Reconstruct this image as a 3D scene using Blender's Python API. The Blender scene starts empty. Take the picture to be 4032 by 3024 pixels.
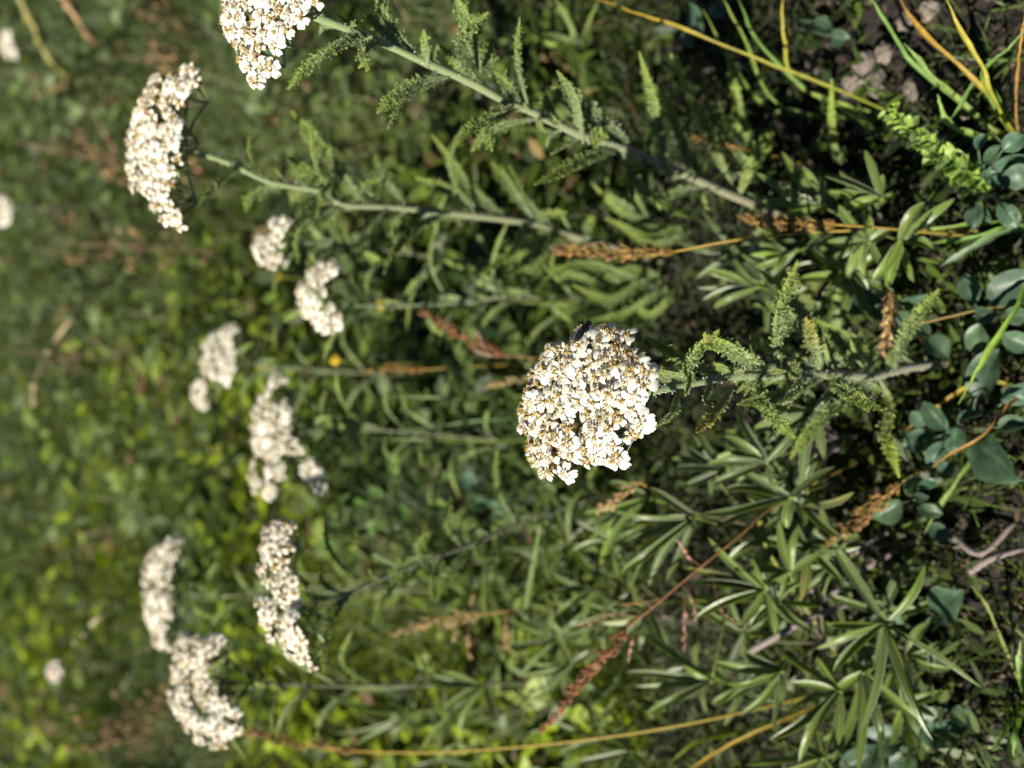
import bpy, math, random
import numpy as np
from mathutils import Vector, Matrix, Quaternion
random.seed(11); rng = np.random.default_rng(7)
R = math.radians
scene = bpy.context.scene
COL = scene.collection

# ------------------------------------------------------------------ camera, sky, sun, exposure
CAM_H, PITCH, LENS = 0.45, 40.0, 28.0           # phone held low over the meadow, turned on its side
cam_d = bpy.data.cameras.new('camera'); cam = bpy.data.objects.new('camera', cam_d); COL.objects.link(cam)
D = Vector((0, math.cos(R(PITCH)), -math.sin(R(PITCH))))      # view direction
U = Vector((0, math.sin(R(PITCH)), math.cos(R(PITCH))))       # world-up side of the view = left side of the picture
XR = Vector((1, 0, 0))
m = Matrix((( -U.x, XR.x, -D.x, 0), (-U.y, XR.y, -D.y, 0), (-U.z, XR.z, -D.z, CAM_H), (0, 0, 0, 1)))
cam.matrix_world = m
cam_d.sensor_width = 36; cam_d.lens = LENS; cam_d.clip_start = 0.005; cam_d.clip_end = 2000
cam_d.dof.use_dof = True; cam_d.dof.focus_distance = 0.291; cam_d.dof.aperture_fstop = 5.8
scene.camera = cam
SUN_AZ_DIR = Vector((-0.91, -0.42, 0)).normalized(); SUN_EL = 41.0
world = bpy.data.worlds.new('World'); scene.world = world; world.use_nodes = True
nt = world.node_tree; bg = nt.nodes['Background']
sky = nt.nodes.new('ShaderNodeTexSky'); sky.sky_type = 'NISHITA'; sky.sun_disc = False
sky.altitude = 2400; sky.air_density = .4; sky.dust_density = .2; sky.sun_elevation = R(SUN_EL); sky.sun_rotation = math.atan2(SUN_AZ_DIR.x, SUN_AZ_DIR.y)
nt.links.new(sky.outputs[0], bg.inputs[0]); bg.inputs[1].default_value = 0.05
sd = bpy.data.lights.new('sun', 'SUN'); sd.energy = 5.0; sd.angle = R(0.5); sd.color = (1.0, 0.94, 0.81)
sun = bpy.data.objects.new('sun', sd); COL.objects.link(sun)
to_sun = (SUN_AZ_DIR * math.cos(R(SUN_EL)) + Vector((0, 0, math.sin(R(SUN_EL))))).normalized()
sun.rotation_euler = to_sun.to_track_quat('Z', 'Y').to_euler(); sun.location = to_sun * 5
scene.view_settings.view_transform = 'Standard'; scene.view_settings.look = 'None'
scene.view_settings.exposure = 1.0; scene.view_settings.gamma = 1.0
scene.cycles.max_bounces = 5; scene.cycles.transparent_max_bounces = 8

# ------------------------------------------------------------------ helpers: places
CAM = Vector((0, 0, CAM_H)); F = 4032 * LENS / 36.0
def ray(x, y):
    return D - U * ((x - 2016) / F) + XR * ((1512 - y) / F)
def atY(x, y, Y):
    r = ray(x, y); return CAM + r * (Y / r.y)
def atZ(x, y, z):
    r = ray(x, y); return CAM + r * ((z - CAM_H) / r.z)
def catmull(pts, n):
    P = [Vector(p) for p in pts]
    if len(P) == 2: P = [P[0], P[0].lerp(P[1], .5), P[1]]
    Q = [P[0] * 2 - P[1]] + P + [P[-1] * 2 - P[-2]]
    out = []; segs = len(P) - 1
    for i in range(n + 1):
        u = i / n * segs; k = min(int(u), segs - 1); t = u - k
        a, b, c, d = Q[k:k + 4]
        out.append(.5 * ((2 * b) + (c - a) * t + (2 * a - 5 * b + 4 * c - d) * t * t + (3 * b - a - 3 * c + d) * t ** 3))
    return out
def ru(a, b): return random.uniform(a, b)
def rv(s=1): return Vector((ru(-s, s), ru(-s, s), ru(-s, s)))
def vary(c, s=.15):
    k = 1 + ru(-s, s); return (c[0] * k * (1 + ru(-s, s) * .5), c[1] * k, c[2] * k * (1 + ru(-s, s) * .5))
def mixc(a, b, t): return tuple(a[i] + (b[i] - a[i]) * t for i in range(3))

# ------------------------------------------------------------------ helpers: meshes and objects
class MB:
    def __init__(s): s.v = []; s.f = []; s.c = []; s.m = []
    def vert(s, p, c): s.v.append((p[0], p[1], p[2])); s.c.append(c); return len(s.v) - 1
    def face(s, idx, mi=0): s.f.append(idx); s.m.append(mi)
    def quad(s, a, b, c, d, col, mi=0):
        i = [s.vert(p, col) for p in (a, b, c, d)]; s.face(i, mi)
    def tube(s, path, rad, n=6, col=(1, 1, 1), col2=None, mi=0, cap=True):
        path = [Vector(p) for p in path]; N = len(path); prev = None; rings = []
        ref = Vector((.31, .52, .8)).normalized()
        for i, p in enumerate(path):
            t = (path[min(i + 1, N - 1)] - path[max(i - 1, 0)])
            t = t.normalized() if t.length > 1e-9 else Vector((0, 0, 1))
            if prev is None:
                a = t.cross(ref); a = a.normalized() if a.length > 1e-4 else t.orthogonal().normalized()
            else:
                a = (prev - t * prev.dot(t)); a = a.normalized() if a.length > 1e-6 else t.orthogonal().normalized()
            prev = a; b = t.cross(a)
            u = i / (N - 1); r = rad(u) if callable(rad) else rad
            cc = col if col2 is None else mixc(col, col2, u)
            rings.append([s.vert(p + (a * math.cos(q) + b * math.sin(q)) * r, cc) for q in [2 * math.pi * k / n for k in range(n)]])
        for i in range(N - 1):
            for k in range(n): s.face([rings[i][k], rings[i][(k + 1) % n], rings[i + 1][(k + 1) % n], rings[i + 1][k]], mi)
        if cap: s.face(list(reversed(rings[0])), mi); s.face(rings[-1], mi)
    def strip(s, path, wid, nor, col, col2=None, fold=.25, mi=0, edge=None, thick=0):
        """blade with a folded midrib; wid(u) half width; nor: normal Vector or function"""
        path = [Vector(p) for p in path]; N = len(path); rows = []
        for i, p in enumerate(path):
            t = (path[min(i + 1, N - 1)] - path[max(i - 1, 0)]).normalized(); u = i / (N - 1)
            n = nor(u) if callable(nor) else nor
            b = t.cross(n); b = b.normalized() if b.length > 1e-5 else t.orthogonal().normalized()
            n2 = b.cross(t).normalized(); w = wid(u)
            cc = col if col2 is None else mixc(col, col2, u); ce = cc if edge is None else mixc(cc, edge, .8)
            rows.append([s.vert(p + b * w * q + n2 * w * fold * abs(q) ** 1.6, ce if abs(q) > .95 else (mixc(cc, (.8, .85, .4), .06) if q == 0 else cc)) for q in (1, .84, .45, 0, -.45, -.84, -1)])
        for i in range(N - 1):
            for k in range(6): s.face([rows[i][k], rows[i][k + 1], rows[i + 1][k + 1], rows[i + 1][k]], mi)
    def ball(s, c, r, col, seg=8, rings=5, mi=0, mat=None):
        c = Vector(c); rx = r if hasattr(r, '__len__') else (r, r, r); g = []
        for i in range(rings + 1):
            th = math.pi * i / rings
            row = []
            for k in range(seg):
                ph = 2 * math.pi * k / seg
                q = Vector((rx[0] * math.sin(th) * math.cos(ph), rx[1] * math.sin(th) * math.sin(ph), rx[2] * math.cos(th)))
                if mat is not None: q = mat @ q
                row.append(s.vert(c + q, col))
            g.append(row)
        for i in range(rings):
            for k in range(seg): s.face([g[i][k], g[i + 1][k], g[i + 1][(k + 1) % seg], g[i][(k + 1) % seg]], mi)
    def mesh(s, name, mats, smooth=True):
        me = bpy.data.meshes.new(name); me.from_pydata(s.v, [], s.f)
        a = me.attributes.new('Col', 'FLOAT_COLOR', 'POINT')
        arr = np.ones((len(s.v), 4), np.float32); arr[:, :3] = np.array(s.c, np.float32).reshape(-1, 3); a.data.foreach_set('color', arr.ravel())
        for mt in mats: me.materials.append(mt)
        me.polygons.foreach_set('material_index', s.m)
        if smooth: me.polygons.foreach_set('use_smooth', [True] * len(s.f))
        me.update(); return me
def link(name, me, parent=None, mw=None):
    """mesh object; when parented, its world matrix is kept"""
    o = bpy.data.objects.new(name, me); COL.objects.link(o)
    w = mw if mw is not None else Matrix.Identity(4)
    if parent is not None:
        o.parent = parent; pw = WM[parent.name]
        o.matrix_basis = pw.inverted() @ w
    else: o.matrix_basis = w
    WM[o.name] = w; return o
WM = {}
def thing(name, label, cat, loc, group=None):
    o = bpy.data.objects.new(name, None); COL.objects.link(o); o.location = loc; o.empty_display_size = .01
    o['label'] = label; o['category'] = cat
    if group: o['group'] = group
    WM[o.name] = Matrix.Translation(loc); return o
def tag(o, label, cat, group=None):
    o['label'] = label; o['category'] = cat
    if group: o['group'] = group
    return o

# ------------------------------------------------------------------ materials
def mat_leaf(name, tint=(1, 1, 1), trans=.35, rough=.5, nscale=900, namt=.35, spec=.4, trans_tint=(1.25, 1.25, .5), sheen=0):
    mt = bpy.data.materials.new(name); mt.use_nodes = True; n = mt.node_tree.nodes; l = mt.node_tree.links
    out = n['Material Output']; pr = n['Principled BSDF']
    at = n.new('ShaderNodeAttribute'); at.attribute_name = 'Col'
    no = n.new('ShaderNodeTexNoise'); no.inputs['Scale'].default_value = nscale; no.inputs['Detail'].default_value = 4
    tc = n.new('ShaderNodeTexCoord'); l.new(tc.outputs['Object'], no.inputs['Vector'])
    mr = n.new('ShaderNodeMapRange'); mr.inputs['To Min'].default_value = 1 - namt; mr.inputs['To Max'].default_value = 1 + namt
    l.new(no.outputs['Fac'], mr.inputs['Value'])
    oi = n.new('ShaderNodeObjectInfo'); mo = n.new('ShaderNodeMapRange'); mo.inputs['To Min'].default_value = .85; mo.inputs['To Max'].default_value = 1.15
    l.new(oi.outputs['Random'], mo.inputs['Value'])
    mm = n.new('ShaderNodeMath'); mm.operation = 'MULTIPLY'; l.new(mr.outputs[0], mm.inputs[0]); l.new(mo.outputs[0], mm.inputs[1])
    vm = n.new('ShaderNodeVectorMath'); vm.operation = 'MULTIPLY'; l.new(at.outputs['Color'], vm.inputs[0]); vm.inputs[1].default_value = tint
    vs = n.new('ShaderNodeVectorMath'); vs.operation = 'SCALE'; l.new(vm.outputs[0], vs.inputs[0]); l.new(mm.outputs[0], vs.inputs['Scale'])
    l.new(vs.outputs[0], pr.inputs['Base Color']); pr.inputs['Roughness'].default_value = rough
    pr.inputs['Specular IOR Level'].default_value = spec
    if sheen: pr.inputs['Sheen Weight'].default_value = sheen; pr.inputs['Sheen Roughness'].default_value = .4
    bp = n.new('ShaderNodeBump'); bp.inputs['Strength'].default_value = .25; bp.inputs['Distance'].default_value = .0005
    l.new(no.outputs['Fac'], bp.inputs['Height']); l.new(bp.outputs[0], pr.inputs['Normal'])
    if trans:
        tr = n.new('ShaderNodeBsdfTranslucent'); v2 = n.new('ShaderNodeVectorMath'); v2.operation = 'MULTIPLY'
        l.new(vs.outputs[0], v2.inputs[0]); v2.inputs[1].default_value = trans_tint; l.new(v2.outputs[0], tr.inputs['Color'])
        mx = n.new('ShaderNodeMixShader'); mx.inputs[0].default_value = trans
        l.new(pr.outputs[0], mx.inputs[1]); l.new(tr.outputs[0], mx.inputs[2]); l.new(mx.outputs[0], out.inputs['Surface'])
    return mt
M_YLEAF = mat_leaf('yarrow_foliage', trans=.4, rough=.7, nscale=700, spec=.25, sheen=.25)
M_YSTEM = mat_leaf('yarrow_stem', trans=0, rough=.75, nscale=1200, spec=.2, sheen=.5)
M_LUP = mat_leaf('lupine_foliage', trans=.36, rough=.38, nscale=500, namt=.2, spec=.5, sheen=.15)
M_GLAUC = mat_leaf('glaucous_foliage', trans=.3, rough=.45, nscale=240, namt=.65, spec=.45, trans_tint=(1, 1.2, .7))
M_GRASS = mat_leaf('grass_blade', trans=.35, rough=.5, nscale=260, namt=.6, spec=.5)
M_DRY = mat_leaf('dry_grass', trans=.2, rough=.55, nscale=900, namt=.35, trans_tint=(1.1, .95, .7))
M_PETAL = mat_leaf('yarrow_petal', trans=.32, rough=.55, nscale=900, namt=.06, spec=.3, trans_tint=(1, 1, .95))
M_DISC = mat_leaf('yarrow_disc', trans=.1, rough=.7, nscale=2500, namt=.4, spec=.2, trans_tint=(1, .9, .6))
M_LITTER = mat_leaf('plant_litter', trans=0, rough=.8, nscale=600, namt=.45, spec=.2)
M_MEADOW = mat_leaf('meadow_foliage', trans=.35, rough=.5, nscale=120, namt=.3, spec=.35)
M_FLY = mat_leaf('fly_shell', trans=0, rough=.22, nscale=3000, namt=.3, spec=.35)
def mat_soil():
    mt = bpy.data.materials.new('soil'); mt.use_nodes = True; n = mt.node_tree.nodes; l = mt.node_tree.links; pr = n['Principled BSDF']
    tc = n.new('ShaderNodeTexCoord')
    a = n.new('ShaderNodeTexNoise'); a.inputs['Scale'].default_value = 45; a.inputs['Detail'].default_value = 8; a.inputs['Roughness'].default_value = .65
    b = n.new('ShaderNodeTexVoronoi'); b.inputs['Scale'].default_value = 220
    l.new(tc.outputs['Object'], a.inputs['Vector']); l.new(tc.outputs['Object'], b.inputs['Vector'])
    cr = n.new('ShaderNodeValToRGB'); e = cr.color_ramp.elements
    e[0].position = .3; e[0].color = (.003, .0025, .002, 1); e[1].position = .75; e[1].color = (.022, .016, .012, 1)
    l.new(a.outputs['Fac'], cr.inputs[0]); l.new(cr.outputs[0], pr.inputs['Base Color']); pr.inputs['Roughness'].default_value = .9
    ad = n.new('ShaderNodeMath'); ad.operation = 'MULTIPLY_ADD'; l.new(b.outputs['Distance'], ad.inputs[0]); ad.inputs[1].default_value = -.4; l.new(a.outputs['Fac'], ad.inputs[2])
    bp = n.new('ShaderNodeBump'); bp.inputs['Strength'].default_value = .9; bp.inputs['Distance'].default_value = .006
    l.new(ad.outputs[0], bp.inputs['Height']); l.new(bp.outputs[0], pr.inputs['Normal'])
    return mt
M_SOIL = mat_soil()
def mat_wing():
    mt = bpy.data.materials.new('fly_wing'); mt.use_nodes = True; n = mt.node_tree.nodes; l = mt.node_tree.links; pr = n['Principled BSDF']
    no = n.new('ShaderNodeTexNoise'); no.inputs['Scale'].default_value = 900
    cr = n.new('ShaderNodeValToRGB'); cr.color_ramp.elements[0].color = (.02, .02, .025, 1); cr.color_ramp.elements[1].color = (.1, .1, .09, 1)
    l.new(no.outputs['Fac'], cr.inputs[0]); l.new(cr.outputs[0], pr.inputs['Base Color'])
    pr.inputs['Roughness'].default_value = .15; pr.inputs['Alpha'].default_value = .6; return mt
M_WING = mat_wing()

# ------------------------------------------------------------------ ground
def gz(x, y):
    """soil height: low bumps, rising a little far away"""
    return (.006 * math.sin(17 * x + 1.3) * math.cos(13 * y + .4) + .004 * math.sin(41 * x + 23 * y) + .0025 * math.sin(83 * x - 61 * y + 2)) * min(1, .6 + y) - .006
def build_ground():
    xs = sorted(set([round(v, 4) for v in np.linspace(-.8, .8, 121)] + [s * v for s in (-1, 1) for v in (1, 1.3, 1.8, 2.5, 4, 8, 20, 60, 200, 600)]))
    ys = sorted(set([round(v, 4) for v in np.linspace(-.3, 1.3, 121)] + [-600, -60, -8, -2, -.8, 1.5, 1.8, 2.2, 3, 4, 6, 10, 20, 60, 200, 700]))
    b = MB()
    for y in ys:
        for x in xs: b.vert((x, y, gz(x, y)), (1, 1, 1))
    W = len(xs)
    for j in range(len(ys) - 1):
        for i in range(W - 1): b.face([j * W + i, j * W + i + 1, (j + 1) * W + i + 1, (j + 1) * W + i])
    o = link('ground', b.mesh('ground', [M_SOIL])); o['kind'] = 'structure'
build_ground()

# ------------------------------------------------------------------ meadow that nobody could count (stuff)
def noise2(x, y, s, seed):
    """smooth value noise, numpy"""
    x = np.asarray(x) * s + 100; y = np.asarray(y) * s + 100
    xi = np.floor(x).astype(int); yi = np.floor(y).astype(int); fx = x - xi; fy = y - yi
    fx = fx * fx * (3 - 2 * fx); fy = fy * fy * (3 - 2 * fy)
    def h(a, b): return np.modf(np.abs(np.sin(a * 127.1 + b * 311.7 + seed * 74.7) * 43758.5453))[0]
    return (h(xi, yi) * (1 - fx) + h(xi + 1, yi) * fx) * (1 - fy) + (h(xi, yi + 1) * (1 - fx) + h(xi + 1, yi + 1) * fx) * fy
def proj(P):
    v = P - np.array(CAM); d = v @ np.array(D)
    return 2016 - (v @ np.array(U)) / d * F, 1512 - v[:, 0] / d * F, d
def stuff_blades(name, label, cat, mat, base, tip_off, width, col, nseg=3, bend=None, wprof=(1, .85, .5, .04), flat=None):
    """many blades as one mesh: base (N,3), tip offset (N,3), half width (N), colour (N,3)"""
    N = len(base); a = rng.uniform(0, 2 * np.pi, N)
    side = np.stack([np.cos(a), np.sin(a), rng.uniform(-.4, .4, N)], 1)
    tdir = tip_off / np.linalg.norm(tip_off, axis=1)[:, None]
    side = side - tdir * (side * tdir).sum(1)[:, None]; side /= np.linalg.norm(side, axis=1)[:, None]
    rows = []
    for k in range(nseg + 1):
        u = k / nseg
        p = base + tip_off * u
        if bend is not None: p = p + bend * (u * u)[..., None] if np.ndim(u) else p + bend * (u * u)
        w = width[:, None] * np.interp(u, np.linspace(0, 1, len(wprof)), wprof)
        rows += [p - side * w, p + side * w]
    V = np.stack(rows, 1).reshape(-1, 3); K = 2 * (nseg + 1)
    f = []
    for k in range(nseg): f.append([2 * k, 2 * k + 1, 2 * k + 3, 2 * k + 2])
    f = np.array(f); Fc = (np.arange(N)[:, None, None] * K + f[None]).reshape(-1, 4)
    me = bpy.data.meshes.new(name); me.vertices.add(len(V)); me.vertices.foreach_set('co', V.astype(np.float32).ravel())
    me.loops.add(Fc.size); me.loops.foreach_set('vertex_index', Fc.ravel().astype(np.int32))
    me.polygons.add(len(Fc)); me.polygons.foreach_set('loop_start', np.arange(len(Fc), dtype=np.int32) * 4)
    at = me.attributes.new('Col', 'FLOAT_COLOR', 'POINT')
    c4 = np.ones((N, K, 4), np.float32); c4[:, :, :3] = col[:, None, :]
    at.data.foreach_set('color', c4.ravel()); me.materials.append(mat); me.update(); me.validate()
    o = link(name, me); o['kind'] = 'stuff'; tag(o, label, cat); return o
def scatter(n, y0, y1, power, halfw=.58, pad=.12):
    u = rng.uniform(0, 1, n); a = 1 - power
    Y = (y0 ** a + (y1 ** a - y0 ** a) * u) ** (1 / a) if abs(a) > 1e-6 else y0 * (y1 / y0) ** u
    X = rng.uniform(-1, 1, n) * (np.hypot(Y, .4) * halfw + pad)
    return X, Y
def unit_up(n, spread):
    a = rng.uniform(0, 2 * np.pi, n); r = np.abs(rng.normal(0, spread, n))
    v = np.stack([np.cos(a) * r, np.sin(a) * r, np.ones(n)], 1); return v / np.linalg.norm(v, axis=1)[:, None]
G_DARK = np.array([.014, .028, .008]); G_MID = np.array([.095, .150, .022]); G_GREY = np.array([.16, .215, .095]); G_LIME = np.array([.24, .32, .012]); STRAW = np.array([.19, .14, .06]); BROWN = np.array([.11, .065, .035])
def gcol(X, Y, lime=.5, dry=.5):
    n = len(X); a = noise2(X, Y, 7, 1)[:, None]; b = noise2(X, Y, 3.3, 2)[:, None]; r = rng.uniform(0, 1, (n, 1))
    r = r ** 1.5; c = G_DARK * (1 - r) + G_MID * r; g = np.clip((a - .35) * 2.2, 0, 1) * rng.uniform(.2, 1, (n, 1)); c = c * (1 - g) + G_GREY * g  # weighted to the dark green: undergrowth shade put into the leaf colour
    # the leafy lime patch grows on the left-hand side of the meadow
    side = np.clip(.5 - X / (np.hypot(Y, .4) * .5) * .6, 0, 1)[:, None]
    L = np.clip((b - .42) * 3, 0, 1) * side * lime * (rng.uniform(0, 1, (n, 1)) < .55); c = c * (1 - L) + G_LIME * L
    dd = np.clip(noise2(X, Y, 4.1, 5)[:, None] - .3, 0, 1) * dry * 1.6
    Dm = (rng.uniform(0, 1, (n, 1)) < dd * .2).astype(float); pick = rng.uniform(0, 1, (n, 1)); c = c * (1 - Dm) + (STRAW * pick + BROWN * (1 - pick)) * Dm
    return np.clip(c * rng.uniform(.5, 1.5, (n, 1)), .004, 1)
def gzn(X, Y): return np.array([gz(x, y) for x, y in zip(X, Y)])
def build_meadow():
    # broad small leaves of low herbs, spread through a layer above the soil
    n = 42000; X, Y = scatter(n, .42, 7.5, 1.35)
    hmax = np.clip(.035 + .09 * (Y - .42), .03, .18) * (.25 + 1.5 * noise2(X, Y, 8, 3))
    z = gzn(X, Y) + hmax * rng.uniform(.12, 1, n) ** .8
    a = rng.uniform(0, 2 * np.pi, n); L = rng.uniform(.009, .03, n) * np.clip(.75 + .35 * Y, .85, 2.0)
    off = np.stack([np.cos(a) * L, np.sin(a) * L, rng.uniform(-.25, .7, n) * L], 1)
    stuff_blades('ground_cover_leaves', 'low mat of small mixed green leaves filling the meadow behind the flowers', 'ground cover', M_MEADOW, np.stack([X, Y, z], 1), off, L * rng.uniform(.10, .32, n), gcol(X, Y, 1.0, .6), 3, np.stack([0 * L, 0 * L, -L * rng.uniform(0, .4, n)], 1), wprof=(.25, 1, .95, .1))
    # grass blades
    n = 72000; X, Y = scatter(n, .38, 8.0, 1.3)
    H = np.clip(.05 + .10 * (Y - .38), .05, .22) * rng.uniform(.5, 1.25, n)
    v = unit_up(n, .55) * H[:, None]
    bd = np.stack([rng.normal(0, .3, n) * H, rng.normal(0, .3, n) * H, -H * rng.uniform(0, .35, n)], 1)
    stuff_blades('meadow_grass', 'thin green and straw coloured grass blades across the meadow', 'grass', M_GRASS, np.stack([X, Y, gzn(X, Y)], 1), v, rng.uniform(.0007, .0022, n) * np.clip(.8 + .25 * Y, 1, 2), gcol(X, Y, .9, .8), 4, bd)
    # feathery bits of yarrow foliage low down
    n = 26000; X, Y = scatter(n, .27, 2.6, 1.6)
    hm = np.clip(.02 + .11 * (Y - .25), .018, .12); z = gzn(X, Y) + hm * rng.uniform(.1, 1, n)
    L = rng.uniform(.004, .012, n); a = rng.uniform(0, 2 * np.pi, n); off = np.stack([np.cos(a) * L, np.sin(a) * L, rng.uniform(-.2, .9, n) * L], 1)
    c = (gcol(X, Y, .1, .35) * .5 + G_GREY * .5) * rng.uniform(.3, 1.15, (n, 1)) * np.clip((Y[:, None] - .2) * 4, .35, 1)  # bits nearer the camera coloured darker, painting shade into the gaps
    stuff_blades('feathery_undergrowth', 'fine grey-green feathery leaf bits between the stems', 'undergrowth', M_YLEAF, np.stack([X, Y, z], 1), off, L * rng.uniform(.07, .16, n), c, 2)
    # near floor: sparse moss-like green and dead bits
    n = 15000; X, Y = scatter(n, .05, .5, .4, pad=.2); z = gzn(X, Y) + rng.uniform(0, .018, n)
    L = rng.uniform(.004, .016, n); a = rng.uniform(0, 2 * np.pi, n); off = np.stack([np.cos(a) * L, np.sin(a) * L, rng.uniform(-.1, .8, n) * L], 1)
    keep = noise2(X, Y, 16, 9) > .36
    stuff_blades('floor_greenery', 'short dark green shoots growing low on the bare soil', 'shoots', M_MEADOW, np.stack([X, Y, z], 1)[keep], off[keep], (L * rng.uniform(.06, .2, n))[keep], (gcol(X, Y, .3, .2) * .8)[keep], 3, None, (.4, 1, .8, .05))
    n = 7000; X, Y = scatter(n, .05, 1.2, .6, pad=.2); z = gzn(X, Y) + rng.uniform(.001, .012, n)
    L = rng.uniform(.005, .03, n) * rng.uniform(.25, 1, n) * np.clip(.35 + Y, .4, 1); a = rng.uniform(0, 2 * np.pi, n); off = np.stack([np.cos(a) * L, np.sin(a) * L, rng.uniform(-.15, .25, n) * L], 1)
    t = rng.uniform(0, 1, (n, 1)); c = (np.array([.10, .07, .045]) * t ** 2 + np.array([.018, .013, .009]) * (1 - t ** 2)) * rng.uniform(.6, 1.4, (n, 1))
    stuff_blades('plant_litter', 'grey-brown dead twigs and leaf scraps lying on dark soil', 'litter', M_LITTER, np.stack([X, Y, z], 1), off, rng.uniform(.0004, .0014, n), c, 2, None, (.8, 1, .5))
    # fine grass and shoots over the near soil
    n = 9000; X, Y = scatter(n, .07, .42, .3, pad=.16); H = rng.uniform(.008, .034, n)
    v = unit_up(n, .8) * H[:, None]; bd = np.stack([rng.normal(0, .35, n) * H, rng.normal(0, .35, n) * H, -H * rng.uniform(0, .4, n)], 1)
    keep = noise2(X, Y, 11, 4) + .25 * noise2(X, Y, 30, 8) > .42
    stuff_blades('fine_grass', 'fine short olive grass sprouting from the dark soil between the plants', 'grass', M_GRASS, np.stack([X, Y, gzn(X, Y)], 1)[keep], v[keep], rng.uniform(.0004, .001, n)[keep], (gcol(X, Y, .6, .4))[keep], 4, bd[keep])
    # crumbs of soil
    b = MB()
    for i in range(2600):
        x, y = ru(-.3, .42), ru(.08, .6); r = ru(.0012, .005) * (1.6 if random.random() < .08 else 1); k = ru(.5, 1.6)
        k *= k; c = (.04 * k, .028 * k, .020 * k); z = gz(x, y) + r * .4
        vs = [b.vert((x + r * ru(.6, 1.2) * dx, y + r * ru(.6, 1.2) * dy, z + r * ru(.5, 1.1) * dz), c) for dx, dy, dz in ((1, 0, 0), (-1, 0, 0), (0, 1, 0), (0, -1, 0), (0, 0, 1), (0, 0, -1))]
        for t3 in ((0, 2, 4), (2, 1, 4), (1, 3, 4), (3, 0, 4), (2, 0, 5), (1, 2, 5), (3, 1, 5), (0, 3, 5)): b.face([vs[q] for q in t3])
    o = link('soil_crumbs', b.mesh('soil_crumbs', [M_LITTER], False)); o['kind'] = 'stuff'; tag(o, 'loose crumbs of grey-brown earth scattered on the bare soil', 'soil crumbs')
build_meadow()

# ------------------------------------------------------------------ yarrow
WHITE = (.87, .86, .81); CREAM = (.72, .66, .46); TAN = (.34, .23, .10); OCHRE = (.42, .29, .07); HUSK = (.15, .125, .055); YGREEN = (.135, .21, .06); YGREY = (.24, .31, .185); YTIP = (.30, .38, .045); ORANGE = (.42, .13, .06)
WOOL = (.52, .56, .47)
def petal(b, c, n, out, L, W, droop, col):
    """one white ray: a rounded three-toothed lobe, cupped"""
    side = n.cross(out).normalized(); rows = []
    prof = ((0, .32), (.35, .85), (.7, 1.0), (.92, .82), (1.0, .45)); J = [1, ru(.85, 1), ru(.95, 1.06), ru(.85, 1), 1]
    tw = ru(-.25, .25)
    for u, w in prof:
        row = []
        for k in range(5):
            s = (k - 2) / 2; uu = u * (J[k] if u > .9 else 1)
            p = c + out * (uu * L) + side * (s * w * W) + n * (-droop * L * uu * uu - .16 * W * (abs(s) ** 2) + tw * s * W * u + (.05 * W if k in (1, 3) else 0))
            row.append(b.vert(p, vary(col, .03)))
        rows.append(row)
    for i in range(4):
        for k in range(4): b.face([rows[i][k], rows[i][k + 1], rows[i + 1][k + 1], rows[i + 1][k]], 0)
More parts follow.
